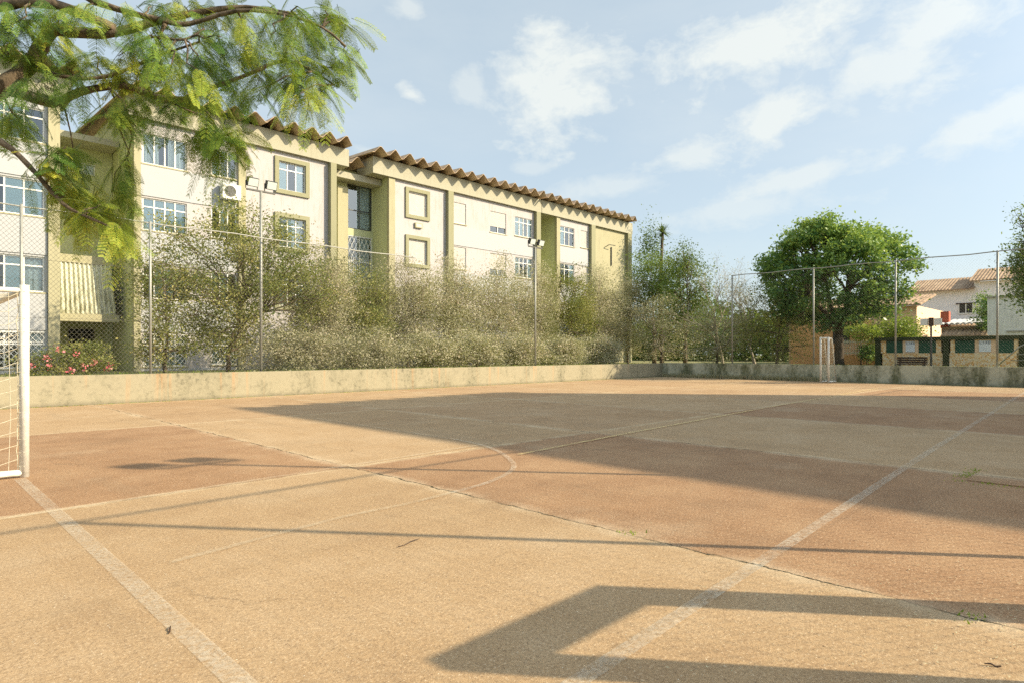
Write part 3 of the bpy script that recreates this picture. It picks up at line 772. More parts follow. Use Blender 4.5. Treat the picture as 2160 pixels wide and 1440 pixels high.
# --- block behind the right side of the court (throws the long shadow)
b5 = thing('apartment_building', (24, -10, 0), 'cream apartment block standing to the right of the court, casting the long shadow', 'building')
def fw(x0, x1, y0, y1):
    m = MB()
    xs = [x0 + 1.4 + i * 2.9 for i in range(3)]
    wall = MB(); opsA = [(a, a + 1.4, s_, h_) for a in xs for s_, h_ in zip(SILL + [12.02], HEAD + [13.3])]
    # wall facing the court
    V0 = len(wall.v); wall_open(wall, x0, x1, 0, ZE + 2.8, -y1, opsA, .16)
    wall.v = [(x, -y, z) for x, y, z in wall.v]
    wall.quad((x0, y0, 0), (x0, y1, 0), (x0, y1, ZE + 2.8), (x0, y0, ZE + 2.8)); wall.quad((x1, y0, 0), (x1, y1, 0), (x1, y1, ZE + 2.8), (x1, y0, ZE + 2.8))
    wall.quad((x0, y0, 0), (x1, y0, 0), (x1, y0, ZE + 2.8), (x0, y0, ZE + 2.8)); wall.quad((x0, y0, ZE + 2.8), (x1, y0, ZE + 2.8), (x1, y1, ZE + 2.8), (x0, y1, ZE + 2.8))
    wall.build('front_wall', M['cream'], b5)
    for a, b, c, d in opsA:
        w = MB(); w.box(a, b, y1 - .1, y1 - .05, c, c + .05); w.box(a, b, y1 - .1, y1 - .05, d - .05, d); w.box(a, a + .05, y1 - .1, y1 - .05, c + .05, d - .05)
        w.box(b - .05, b, y1 - .1, y1 - .05, c + .05, d - .05); w.box((a + b) / 2 - .03, (a + b) / 2 + .03, y1 - .1, y1 - .05, c + .05, d - .05)
        ww = w.build('window', M['white'], b5); g = MB(); g.box(a + .02, b - .02, y1 - .15, y1 - .13, c + .02, d - .02); g.build('pane', M['frost'], ww)
fw(21.3, 30.2, -26, -4.3)
folded_roof(b5, 21.0, 30.5, -26.3, -4.0, ZE + 2.82, slope=0.0)

# air conditioner on the second block
ac = thing('air_conditioner', (11.0, FY - .2, 8.4), 'white outdoor air conditioner unit under the small upper window of the second block', 'air conditioner')
m = MB(); m.box(10.62, 11.42, FY - .46, FY - .12, 8.22, 8.88); m.build('casing', M['white_metal'], ac)
m = MB()
for rr in (.24, .19, .14, .09, .04):
    m.tube([(10.95 + rr * math.cos(t_), FY - .475, 8.56 + rr * math.sin(t_)) for t_ in np.linspace(0, 2 * math.pi, 21)], .008, 4, False)
for t_ in range(8): m.tube([(10.95, FY - .475, 8.56), (10.95 + .24 * math.cos(t_ * .785), FY - .475, 8.56 + .24 * math.sin(t_ * .785))], .006, 4, False)
m.build('fan_grille', M['galv'], ac)
m = MB(); m.tube([(10.95, FY - .468, 8.56), (10.95, FY - .462, 8.56)], .24, 20); m.build('fan_opening', M['dark_metal'], ac)
for x in (10.75, 11.3):
    m = MB(); m.box(x, x + .04, FY - .46, FY - .04, 8.17, 8.215); m.box(x, x + .04, FY - .08, FY - .04, 7.9, 8.17); m.build('bracket', M['galv'], ac)

# ================================================================== FENCES AND POLES
def fence(name, a, b, z0, z1, posts, rad, label, mesh_q=.105, wire=.0022):
    t = thing(name, (a[0], a[1], z0), label, 'fence')
    A = Vector((*a, 0)); B = Vector((*b, 0)); D = (B - A).normalized(); L = (B - A).length
    for s in posts:
        p = A + D * s; m = MB(); r = random.Random(s); lx = r.uniform(-.02, .02)
        m.tube([(p.x, p.y, z0 - .1), (p.x + lx, p.y + lx, z1 + .04)], rad, 8); m.build('post', M['galv'], t, True)
    m = MB(); m.tube([(*(A + D * (L * i / 24)).xy, z1 + .02 * math.sin(i * 1.7)) for i in range(25)], rad * .6, 6); m.build('top_rail', M['galv'], t, True)
    N = D.cross(Vector((0, 0, 1))); q = mesh_q; V = []; Fq = []
    H = z1 - .05 - z0
    k0 = -int(H / q) - 1; k1 = int(L / q) + 1
    m = MB()
    off = {1: .003, -1: -.003}
    for sgn in (1, -1):
        for k in range(k0, k1 + 1):
            # wire runs from (s=k*q, h=0) upward 60 degrees
            s0, s1 = k * q, k * q + H * .9
            h0, h1 = 0., H
            if sgn < 0: s0, s1 = s1, s0
            # clip to [0,L]
            def clip(sa, ha, sb, hb):
                if sa > sb: sa, ha, sb, hb = sb, hb, sa, ha
                if sb < 0 or sa > L: return None
                if sa < 0: ha += (hb - ha) * (0 - sa) / (sb - sa); sa = 0
                if sb > L: hb = ha + (hb - ha) * (L - sa) / (sb - sa); sb = L
                return sa, ha, sb, hb
            c = clip(s0, h0, s1, h1)
            if not c or c[2] - c[0] < .01: continue
            P0 = A + D * c[0] + N * off[sgn]; P1 = A + D * c[2] + N * off[sgn]
            m.tube([(P0.x, P0.y, z0 + c[1]), (P1.x, P1.y, z0 + c[3])], wire, 3, False)
    for h in (.35, .7):
        m.tube([(A.x, A.y, z0 + H * h), (B.x, B.y, z0 + H * h)], wire * 1.4, 3, False)
    m.build('chain_link_mesh', M['wire'], t)
    return t
fence('chain_link_fence', (-6, 19.48), (14.4, 19.48), .78, 4.98, [.5, 3.0, 5.6, 8.43, 11.29], .034, 'tall chain link fence on the beige wall in front of the left apartment blocks', .11, .0030)
fence('chain_link_fence', (32.04, 15.2), (32.04, -2.6), .80, 5.48, [.05, 4.2, 7.7, 11.33, 14.9, 17.7], .04, 'tall chain link fence on the mossy wall at the far end of the court', .11, .0012)
fence('chain_link_fence', (-1.5, -.62), (31.8, -.62), 0.0, 5.0, [1.1, 4.36, 7.66, 14.2, 17.5, 20.8, 24.1, 27.4, 30.7, 33.2], .036, 'tall chain link fence along the near right side of the court', .12, .0014)
# gate portal in the near fence
gp = thing('gate_frame', (4.3, -.7, 0), 'thick concrete gate frame beside the near right fence', 'gate')
MB().box(3.88, 4.04, -.80, -.66, 0, 1.99).build('jamb', M['concrete'], gp); MB().box(4.90, 5.12, -.80, -.66, 0, 1.99).build('jamb', M['concrete'], gp)
MB().box(3.88, 5.12, -.80, -.66, 1.99, 2.17).build('lintel', M['concrete'], gp)

def flood_pole(x, y, base, top, label, face=-1, w=.46, group=None):
    t = thing('floodlight_pole', (x, y, base), label, 'floodlight', group)
    MB().tube([(x, y, base), (x, y, top)], .042, 10).build('pole', M['galv'], t, True)
    MB().box(x - w, x + w, y - .03, y + .03, top - .02, top + .03).build('crossbar', M['dark_metal'], t)
    for sx in (-1, 1):
        cx = x + sx * (w - .16)
        b = MB(); b.obox((cx, y + face * .06, top + .24), .17, .07, .135, 0, face * -.35); lamp = b.build('floodlight', M['dark_metal'], t)
        g = MB(); g.obox((cx, y + face * .13, top + .215), .15, .012, .115, 0, face * -.35); g.build('lens', M['lampglass'], lamp)
        g = MB(); g.box(cx - .19, cx - .175, y - .02, y + .02, top + .03, top + .28); g.box(cx + .175, cx + .19, y - .02, y + .02, top + .03, top + .28); g.build('bracket', M['dark_metal'], lamp)
    return t
flood_pole(8.50, 19.68, .6, 6.48, 'floodlight pole with two square lamps, in front of the green framed window', -1)
flood_pole(21.4, 19.68, .6, 6.25, 'more distant floodlight pole with two lamps behind the fence, in front of the middle block', -1)
flood_pole(9.45, -.7, 0, 6.60, 'floodlight pole with two lamps on the near right side of the court', 1)

# ================================================================== GOALS
def make_goal(label, W_=3.0):
    t = thing('football_goal', (0, 0, 0), label, 'goal')
    r = .045
    for y in (0, W_): MB().tube([(0, y, 0), (0, y, 2.08)], r, 14).build('post', M['white_metal'], t, True)
    MB().tube([(0, .03, 2.03), (0, W_ - .03, 2.03)], r * .95, 14).build('crossbar', M['white_metal'], t, True)
    for y in (0, W_):
        m = MB(); m.tube([(-.03, y, 2.02), (-.42, y, 2.02), (-.48, y, 1.98), (-1.0, y, .06)], .026, 8); m.build('rear_stay', M['white_metal'], t, True)
        m = MB(); m.tube([(-.02, y, .05), (-1.0, y, .05)], .036, 10); m.build('ground_bar', M['white_metal'], t, True)
    MB().tube([(-1.0, 0, .05), (-1.0, W_, .05)], .03, 8).build('ground_bar', M['white_metal'], t, True)
    MB().tube([(-.45, 0, 2.0), (-.45, W_, 2.0)], .022, 8).build('rear_bar', M['white_metal'], t, True)
    n = MB(); rd = random.Random(8)
    def rope(p, r_=.0028): n.tube(p, r_, 4, False)
    def depth(z): return .45 + (1.0 - .45) * (1 - z / 2.0)
    for y in (0, W_):
        for k in range(1, 14):
            z = .06 + k * .15; d = depth(z)
            rope([(-.02, y, z), (-d * .3, y + rd.uniform(-.03, .03), z - .05 - rd.random() * .03), (-d * .7, y + rd.uniform(-.03, .03), z - .06 - rd.random() * .03), (-d, y, z)])
        for k in range(1, 8):
            x = -k * .135; zt = 2.0 if -x < .45 else max(.1, 2.0 * (1 - (-x - .45) / .55))
            rope([(x, y, .07), (x + rd.uniform(-.03, .03), y + .02, zt * .35), (x + rd.uniform(-.03, .03), y - .02, zt * .7), (x, y, zt)])
        # lacing beside the post
        rope([(-.05 - .02 * rd.random(), y, .1 + .1 * k + rd.uniform(-.01, .01)) for k in range(20)], .004)
        for k in range(14): rope([(0, y - .047, .12 + k * .145), (-.045, y - .02, .125 + k * .145), (-.06, y, .12 + k * .145)], .0035)
    for k in range(1, int(W_ / .15)):
        y = k * .15; rope([(-.04, y, 2.0), (-.45, y, 1.94), (-.7 + rd.uniform(-.03, .03), y, 1.1), (-1.0, y, .07)])
    for k in range(1, 13):
        z = .06 + k * .15; d = depth(z); rope([(-d, y_, z + rd.uniform(-.02, .02)) for y_ in np.linspace(0, W_, 9)])
    n.build('net', M['rope'], t)
    return t
goal = make_goal('white football goal at the left edge, close to the camera, with its rope net')
goal2 = make_goal('small distant narrow white goal frame in front of the mossy far wall', .34)
goal.location = (1.09, 8.55, 0)
goal2.location = (30.42, 10.14, 0); goal2.rotation_euler = (0, 0, math.pi)

# ================================================================== FAR RIGHT: enclosure, houses, lamp, bench
en = thing('bin_enclosure', (37, 6.5, .6), 'yellow stone bin enclosure with dark green panels and two white signs', 'bin store')
def yb(m, y0, y1, z0, z1, x0=37.0, x1=37.2): return m.box(x0, x1, min(y0, y1), max(y0, y1), z0, z1)
openings = [(9.08, 8.36), (7.63, 6.92), (6.10, 5.35), (4.50, 3.87), (8.32, 7.69), (5.26, 4.62)]
m = MB(); yb(m, 9.25, 3.75, .5, 1.36)
for a, b in [(9.35, 9.1), (6.90, 6.68), (6.30, 6.12), (3.85, 3.68)]: yb(m, a, b, 1.36, 2.0)
m.build('stone_wall', M['mosaic'], en)
m = MB(); yb(m, 8.34, 7.65, 1.36, 2.0); m.build('stone_pillar', M['peach_pale'], en)
m = MB(); yb(m, 5.33, 4.52, 1.36, 2.0); m.build('stone_pillar', M['peach_pale'], en)
for a, b in [(9.1, 8.36), (7.64, 6.92), (6.12, 5.35), (4.50, 3.86)]:
    m = MB(); yb(m, a, b, 1.37, 1.98, 37.05, 37.09); m.build('green_panel', M['green_board'], en)
for y in (9.47, 6.48, 3.55):
    m = MB(); yb(m, y + .13, y - .13, .5, 2.0, 36.95, 37.25); m.build('dark_pier', M['dark_green_paint'], en)
m = MB(); yb(m, 9.62, 3.2, 2.0, 2.16, 36.85, 38.6); m.build('roof_slab', M['dark_green_paint'], en)
m = MB(); yb(m, 9.55, 3.4, .5, 2.0, 38.4, 38.55); m.build('rear_wall', M['olive'], en)
LET = {'L': [(0, 0, 0, 1), (0, 0, .6, 0)], 'I': [(.3, 0, .3, 1)], 'X': [(0, 0, .6, 1), (0, 1, .6, 0)], 'O': [(0, 0, .6, 0), (.6, 0, .6, 1), (.6, 1, 0, 1), (0, 1, 0, 0)]}
for (ya, yb_) in ((8.2, 7.8), (5.16, 4.70)):
    s = MB(); s.box(36.97, 36.995, yb_, ya, 1.42, 1.95); sg = s.build('sign', M['sign_white'], en)
    L = MB(); wd = (ya - yb_) / 4.6
    for i, ch in enumerate('LIXO'):
        y_ = ya - .04 - i * wd * 1.08
        for u0, v0, u1, v1 in LET[ch]:
            L.tube([(36.965, y_ - u0 * wd, 1.80 + v0 * .11), (36.965, y_ - u1 * wd, 1.80 + v1 * .11)], .009, 4)
    L.build('lettering', M['sign_text'], sg)
# bench
bn = thing('bench', (35.8, 7.7, .62), 'dark brown slatted bench in front of the yellow stone bin enclosure', 'bench')
for k in range(3): MB().box(35.95, 35.98, 7.05, 8.35, .86 + k * .11, .95 + k * .11).build('back_slat', M['brown_wood'], bn)
MB().box(35.55, 35.93, 7.05, 8.35, .80, .84).build('seat', M['brown_wood'], bn)
for y in (7.15, 8.2):
    MB().box(35.6, 35.66, y, y + .06, .6, .80).build('leg', M['dark_metal'], bn); MB().box(35.99, 36.03, y, y + .06, .6, 1.15).build('leg', M['dark_metal'], bn)
# twin lantern post
lp = thing('street_lamp', (35.0, 6.72, .62), 'dark lamp post with two white box lanterns beside the bench', 'street lamp')
MB().tube([(35, 6.72, .6), (35, 6.72, 2.75)], [.05, .04], 8).build('post', M['dark_metal'], lp)
MB().box(34.96, 35.04, 6.62, 6.82, 2.62, 3.02).build('head', M['brown_wood'], lp)
for s in (-1, 1):
    MB().box(34.9, 35.1, 6.72 + s * .13, 6.72 + s * .42, 2.66, 2.98).build('lantern', M['white'], lp)
# handrail at the steps
hr = thing('handrail', (33.5, 3.5, .8), 'grey tubular stair handrail beyond the far wall at the right edge', 'handrail')
MB().tube([(33.5, 4.1, .75), (33.5, 3.3, 1.62), (33.5, 3.12, 1.72), (33.5, 1.6, 1.72)], .028, 6).build('rail', M['galv'], hr, True)
for z in (1.05, 1.3): MB().tube([(33.5, 3.6 - (z - 1.05) * 1.0, z), (33.5, 1.6, z)], .018, 6).build('lower_rail', M['galv'], hr, True)
for y in (3.12, 1.7): MB().tube([(33.5, y, .6), (33.5, y, 1.7)], .025, 6).build('upright', M['galv'], hr, True)

# orange house behind the round tree
oh = thing('orange_house', (46, 12, .6), 'orange and peach two storey house behind the round green tree', 'house')
MB().box(46, 54, 9.6, 17.5, .5, 4.35).build('wall', M['peach_pale'], oh)
MB().box(45.0, 46, 12.2, 17.0, .5, 3.5).build('front_wall', M['peach'], oh)
MB().box(44.9, 45.0, 13.2, 14.2, 2.0, 3.1).build('window', M['dark'], oh)
def tiled_roof(par, x0, x1, y0, y1, zf, zb, pitch=.22, amp=.06, name='roof', mat='tile'):
    """clay roof with its eave along the X = x0 edge, rising towards x1; round tile ridges run up the slope"""
    m = MB(); k = int((y1 - y0) / pitch * 4); T = .07
    for i in range(k + 1):
        y = y0 + (y1 - y0) * i / k; h = amp * abs(math.sin(math.pi * (i / 4)))
        for (x, z) in ((x0, zf), (x1, zb)): m.v.append((x, y, z + h)); m.v.append((x, y, z - T))
    for i in range(k):
        a = i * 4; b = a + 4
        m.f += [(a, a + 2, b + 2, b), (a + 1, b + 1, b + 3, a + 3), (a, b, b + 1, a + 1), (a + 2, a + 3, b + 3, b + 2)]
    m.f += [(0, 1, 3, 2), (k * 4, k * 4 + 2, k * 4 + 3, k * 4 + 1)]
    return m.build(name, M[mat], par)
tiled_roof(oh, 45.6, 50, 9.3, 17.8, 4.4, 5.3)
tiled_roof(oh, 44.4, 46, 9.7, 12.0, 2.75, 3.2)
# its front garden wall with a white lattice
gw = thing('garden_wall', (44, 12.3, .6), 'low peach garden wall topped with a white slatted fence', 'wall')
MB().box(43.9, 44.1, 11.3, 13.5, .5, 1.25).build('base_wall', M['peach'], gw)
m = MB()
for i in range(22): y = 11.42 + i * .093; m.box(43.96, 43.99, y, y + .035, 1.255, 2.2)
m.box(43.94, 43.958, 11.4, 13.4, 1.35, 1.41); m.box(43.94, 43.958, 11.4, 13.4, 2.05, 2.11); m.build('slat_panel', M['white'], gw)
for y in (11.2, 13.3): MB().box(43.85, 44.12, y, y + .2, .5, 2.3).build('pillar', M['peach_pale'], gw)
# white house
wh = thing('white_house', (60, 9, .6), 'white two storey house with two stepped clay tile roofs', 'house')
MB().box(60, 70, 8.7, 12.9, .5, 6.35).build('wall', M['house_white'], wh)
MB().box(60.02, 70, 5.0, 8.69, .5, 6.9).build('wall', M['house_white'], wh)
tiled_roof(wh, 59.4, 63.5, 8.6, 13.2, 6.33, 7.6); tiled_roof(wh, 59.4, 63.5, 4.8, 8.9, 6.93, 8.2)
w = MB(); w.box(59.93, 59.99, 8.70, 9.70, 4.4, 4.5); w.box(59.93, 59.99, 8.70, 8.78, 4.5, 5.2); w.box(59.93, 59.99, 9.62, 9.70, 4.5, 5.2); w.box(59.93, 59.99, 9.17, 9.23, 4.5, 5.2)
w = w.build('window', M['white'], wh); MB().box(59.95, 59.985, 8.78, 9.62, 4.5, 5.2).build('pane', M['dark'], w); MB().box(59.90, 60.0, 8.6, 9.85, 5.2, 5.28).build('lintel', M['brown_wood'], w)
MB().box(59.93, 59.985, 9.30, 9.62, 4.5, 4.8).build('vent_box', M['dark'], w)
tiled_roof(wh, 56.5, 59.95, 8.2, 12.6, 3.4, 3.9)
# long low outbuilding with folded roof
ob = thing('outbuilding', (46, 7, .6), 'low red brown outbuilding with a wavy sheet roof in front of the white house', 'shed')
MB().box(46, 50, 5.9, 8.3, .5, 2.95).build('wall', M['tile'], ob)
m = MB(); k = 60
for i in range(k):
    y0 = 5.6 + 2.8 * i / k; y1 = 5.6 + 2.8 * (i + 1) / k
    h0 = .10 * abs(math.sin(i * math.pi / 6)); h1 = .10 * abs(math.sin((i + 1) * math.pi / 6))
    m.quad((45.6, y0, 3.08 + h0), (50, y0, 3.5 + h0), (50, y1, 3.5 + h1), (45.6, y1, 3.08 + h1)); m.quad((45.6, y0, 3.02 + h0), (45.6, y0, 3.08 + h0), (45.6, y1, 3.08 + h1), (45.6, y1, 3.02 + h1))
m.build('roof', M['white_panel'], ob)
tiled_roof(ob, 44.6, 45.98, 5.8, 8.1, 2.35, 2.75)
MB().box(46.4, 46.9, 7.98, 8.42, 2.9, 3.92).build('chimney', M['red_brick'], ob)
# white board wall at right edge
ww = thing('white_boundary_wall', (44, 4.5, .6), 'tall plain white wall with a pipe rail at the right edge of the photo', 'wall')
MB().box(44, 44.2, 1.0, 5.76, 2.35, 4.45).build('upper_wall', M['board_grey'], ww)
MB().box(44.02, 44.22, 1.0, 5.68, .5, 2.34).build('lower_wall', M['khaki'], ww)
MB().box(43.9, 44.25, 1.0, 5.78, 4.455, 4.53).build('coping', M['concrete'], ww)
MB().box(43.93, 43.99, 3.9, 4.9, 2.5, 2.58).build('ledge', M['concrete'], ww)

# ================================================================== VEGETATION
def tree(name, base, crown, label, cat='tree', leafmat='leaf_green', nclump=70, per=200, leaf=.12, sig=.45, trunk_r=.16, fork=.35,
         barkm='bark', lobes=None, group=None, seed=1, asp=.5, limbs=22, hollow=.55, top_light=.0, lean=(0, 0)):
    """crown = (cx, cy, cz, rx, ry, rz); tapered trunk, limbs to the clumps, many separate leaves"""
    global rng
    rng = np.random.default_rng(seed); r = random.Random(seed)
    t = thing(name, base, label, cat, group)
    cx, cy, cz, rx, ry, rz = crown
    C = []
    lob = lobes or [(0, 0, 0, 1.0)]
    while len(C) < nclump:
        l = r.choice(lob); v = rng.normal(size=3); v /= np.linalg.norm(v); k = hollow + (1 - hollow) * r.random() ** .6
        k *= 1 + .14 * math.sin(v[0] * 5 + seed) * math.cos(v[1] * 4 + seed * 2) + r.uniform(-.08, .08)
        p = np.array([cx + rx * (l[0] + l[3] * v[0] * k), cy + ry * (l[1] + l[3] * v[1] * k), cz + rz * (l[2] + l[3] * v[2] * k)])
        if p[2] < base[2] + .1: continue
        C.append(p)
    C = np.array(C)
    P = np.repeat(C, per, 0); n = len(P)
    P = P + rng.normal(size=(n, 3)) * np.array([sig, sig, sig * .6])
    cl = np.repeat(np.clip(.42 + .27 * rng.normal(size=nclump), 0, 1), per)
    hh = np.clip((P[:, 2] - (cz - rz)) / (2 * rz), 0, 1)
    tint = np.clip(cl * (1 - top_light) + hh * top_light + .05 * rng.normal(size=n), 0, 1)  # leaf colour painted lighter up the crown, imitating light on its top
    keep = P[:, 2] > base[2] + .05
    P = P[keep]; tint = tint[keep]
    V, F, T = leaf_quads(P, leaf, asp, tint)
    m = MB(); f0 = Vector((base[0] + lean[0], base[1] + lean[1], base[2] + (cz - base[2]) * fork))
    m.tube(curve_pts(base, f0, 0, .06, 4, seed), [trunk_r * (1.25 - .45 * i / 4) for i in range(5)], 8)
    trunk = m.build('trunk', M[barkm], t, True)
    m = MB(); idx = rng.permutation(nclump)[:limbs]
    mains = [f0 + (Vector(C[i]) - f0) * .45 + Vector((0, 0, .1 * rz)) for i in idx[:5]]
    for k, q in enumerate(mains): m.tube(curve_pts(f0, q, .05, .12, 4, seed + k), [trunk_r * (.62 - .07 * i) for i in range(5)], 6)
    for k, i in enumerate(idx):
        q = min(mains, key=lambda a: (a - Vector(C[i])).length)
        m.tube(curve_pts(q, Vector(C[i]), .06, .18, 4, seed * 3 + k), [trunk_r * .30 * (1 - .2 * j) + .004 for j in range(5)], 5)
        for s in range(3):
            e = Vector(C[i]) + Vector((r.gauss(0, 1), r.gauss(0, 1), r.gauss(.2, .7))) * sig * 1.3
            m.tube(curve_pts(Vector(C[i]) * .6 + q * .4, e, .0, .15, 3, seed + s + k * 5), [trunk_r * .12 + .003, trunk_r * .09 + .003, .005, .003], 4)
    m.build('limbs', M['twig' if leafmat == 'leaf_dusty' else barkm], t, True)
    np_mesh('crown', V, F, M[leafmat], t, T)
    return t
G = .62
# feathery shrub-tree in front of the second block
tree('small_tree', (8.75, 23, G), (8.9, 23, 4.0, 3.5, 2.0, 2.75), 'broad sparse small-leaved tree behind the left fence, in front of the second block', leafmat='leaf_olive', nclump=200, per=240, leaf=.08, sig=.33, trunk_r=.08, fork=.22, seed=4, limbs=60, hollow=.3)
tree('bush', (6.5, 22.4, G), (6.6, 22.4, 2.5, 1.0, 1.0, 1.8), 'dark leaning shrub at the left foot of the sparse tree', 'bush', 'leaf_olive', nclump=36, per=150, leaf=.08, sig=.28, trunk_r=.06, seed=5, limbs=24)
# flowering shrub by the stair entrance
fs = tree('flowering_shrub', (3.75, 21, G), (3.75, 21, .95, 1.15, .6, .62), 'rounded shrub with pink flowers behind the wall beside the near goal', 'shrub', 'leaf_olive', nclump=46, per=170, leaf=.06, sig=.17, trunk_r=.04, seed=6, limbs=14, hollow=.3)
rng = np.random.default_rng(5)
Cf = np.array([[3.0 + .1, 20.5, 1.25], [3.35, 20.45, 1.45], [3.9, 20.4, 1.0], [4.15, 20.45, 1.1], [2.75, 20.5, 1.0], [3.6, 20.4, .9], [4.5, 20.5, .95], [3.15, 20.42, 1.0], [3.75, 20.5, 1.35]])
for c_ in Cf:
    P = c_ + rng.normal(size=(24, 3)) * .05; V, F, T = leaf_quads(P, .06, .8, rng.random(24), .2); np_mesh('flower_cluster', V, F, M['petal'], fs, T)

# belt of scrubby bushes and young trees between the fence and the blocks
belt = [ # x, y, ztop, half width, material, label
 (12.9, 24.0, 5.5, 1.5, 'leaf_dusty', 'dusty bush right of the sparse tree, below the green framed window'),
 (15.4, 25.0, 5.4, 1.6, 'leaf_olive', 'olive shrub in front of the glazed stair recess'),
 (18.0, 25.0, 5.9, 1.8, 'leaf_dusty', 'dusty shrub under the green side wall of the middle block'),
 (21.0, 25.0, 6.3, 1.8, 'leaf_dusty', 'dusty young tree below the two framed shutters of the middle block'),
 (24.3, 25.0, 6.7, 2.1, 'leaf_dusty', 'dusty taller tree at the centre of the middle block'),
 (27.4, 25.2, 6.7, 2.0, 'leaf_dusty', 'dusty grey young tree in front of the half open shutter of the middle block'),
 (30.6, 25.0, 7.0, 2.1, 'leaf_olive', 'greener young tree beside the distant floodlight pole'),
 (34.2, 25.2, 7.0, 2.2, 'leaf_dusty', 'dusty young tree in front of the farthest block'),
 (37.6, 25.6, 6.9, 2.0, 'leaf_dusty', 'scrubby tree at the right corner of the farthest block')]
for i, (x, y, zt, hw, mt, lab) in enumerate(belt):
    zc = (zt + G) / 2 + .1
    tree('scrub_tree', (x, y, G), (x, y, zc, hw, 1.2, (zt - G) / 2), lab, 'small tree', mt, nclump=150, per=190, leaf=.075, sig=.36, trunk_r=.07, fork=.2, seed=20 + i, limbs=46, hollow=.15, group='scrubby trees in front of the blocks')
# lower understorey shrubs right behind the wall
us = [(10.6, 'leaf_dusty'), (13.6, 'leaf_dusty'), (16.4, 'leaf_dusty'), (19.2, 'leaf_dusty'), (22.3, 'leaf_dusty'), (25.4, 'leaf_dusty'), (28.6, 'leaf_dusty')]
names = ['between the first floodlight pole and the stair recess', 'before the foot of the stair recess', 'before the green side wall', 'below the framed shutters', 'before the middle of the middle block', 'left of the distant floodlight pole', 'right of the distant floodlight pole']
for i, ((x, mt), nm) in enumerate(zip(us, names)):
    tree('low_shrub', (x, 21.3, G), (x, 21.3, 1.35, 1.7, .8, .95), 'low tangled shrub just behind the wall ' + nm, 'shrub', mt, nclump=90, per=150, leaf=.075, sig=.25, trunk_r=.04, seed=50 + i, limbs=16, hollow=.15, group='low shrubs behind the wall')

# trees at the centre right
tree('green_tree', (40, 24.9, G), (40, 24.9, 5.9, 2.1, 2.0, 3.0), 'bright green tree just right of the farthest block', leafmat='leaf_mid', nclump=120, per=120, leaf=.13, sig=.45, trunk_r=.14, seed=71, limbs=30, hollow=.4)
tree('green_tree', (38.6, 21.6, G), (38.6, 21.6, 5.6, 1.8, 1.8, 2.95), 'rounded mid green tree left of the bare twiggy tree', leafmat='leaf_mid', nclump=120, per=120, leaf=.12, sig=.4, trunk_r=.13, seed=72, limbs=30, hollow=.4)
def bare(base, h, w, label, seed, leaves=1200):
    r = random.Random(seed); t = thing('bare_tree', base, label, 'tree', 'leafless twiggy trees'); m = MB(); tips = []
    def grow(p, d, L, rad, lv):
        pts = [p]; dd = d.copy()
        for i in range(3):
            dd = (dd + Vector((r.gauss(0, .12), r.gauss(0, .12), .08))).normalized(); pts.append(pts[-1] + dd * L / 3)
        m.tube(pts, [rad, rad * .85, rad * .7, rad * .55], 4 if lv > 1 else 6, False)
        if lv >= 5: tips.append(pts[-1]); return
        for k in range(3 if lv < 4 else 2 + (r.random() < .5)):
            a = Vector((r.gauss(0, 1), r.gauss(0, 1), r.gauss(0, .6))).normalized()
            grow(pts[-1 if k < 2 else 2], (dd + a * w).normalized(), L * r.uniform(.62, .85), rad * .55, lv + 1)
    grow(Vector(base), Vector((0, 0, 1)), h * .26, .11, 0)
    m.build('branches', M['twig'], t, True)
    global rng
    rng = np.random.default_rng(seed)
    P = np.array([tuple(p) for p in tips]); P = P[rng.integers(0, len(P), leaves)] + rng.normal(size=(leaves, 3)) * .18
    V, F, T = leaf_quads(P, .07, .5, rng.random(leaves)); np_mesh('leaves', V, F, M['leaf_dusty'], t, T)
bare((37.2, 18.2, G), 7.9, .62, 'leafless grey twiggy tree, larger, rising against the sky left of the round tree', 3)
bare((36.6, 15.9, G), 6.9, .6, 'smaller leafless twiggy tree touching the left side of the round tree', 8, 2500)
tree('scrub_tree', (35.6, 14.2, G), (35.6, 14.4, 3.0, 1.5, 2.2, 2.3), 'dark olive scrub tree at the left foot of the round tree', 'small tree', 'leaf_olive', nclump=90, per=110, leaf=.09, sig=.35, trunk_r=.08, seed=33, limbs=24, hollow=.2, group='scrubby trees in front of the blocks')
tree('scrub_tree', (35.8, 17.9, G), (35.8, 17.9, 2.7, 1.5, 2.3, 2.1), 'dusty scrub tree below the leafless twiggy trees', 'small tree', 'leaf_dusty', nclump=90, per=110, leaf=.09, sig=.35, trunk_r=.08, seed=34, limbs=24, hollow=.2, group='scrubby trees in front of the blocks')
tree('scrub_tree', (36.2, 22.0, G), (36.2, 22.0, 2.9, 1.9, 2.3, 2.3), 'dusty scrub tree below the rounded mid green tree', 'small tree', 'leaf_dusty', nclump=90, per=110, leaf=.09, sig=.35, trunk_r=.08, seed=35, limbs=24, hollow=.2, group='scrubby trees in front of the blocks')
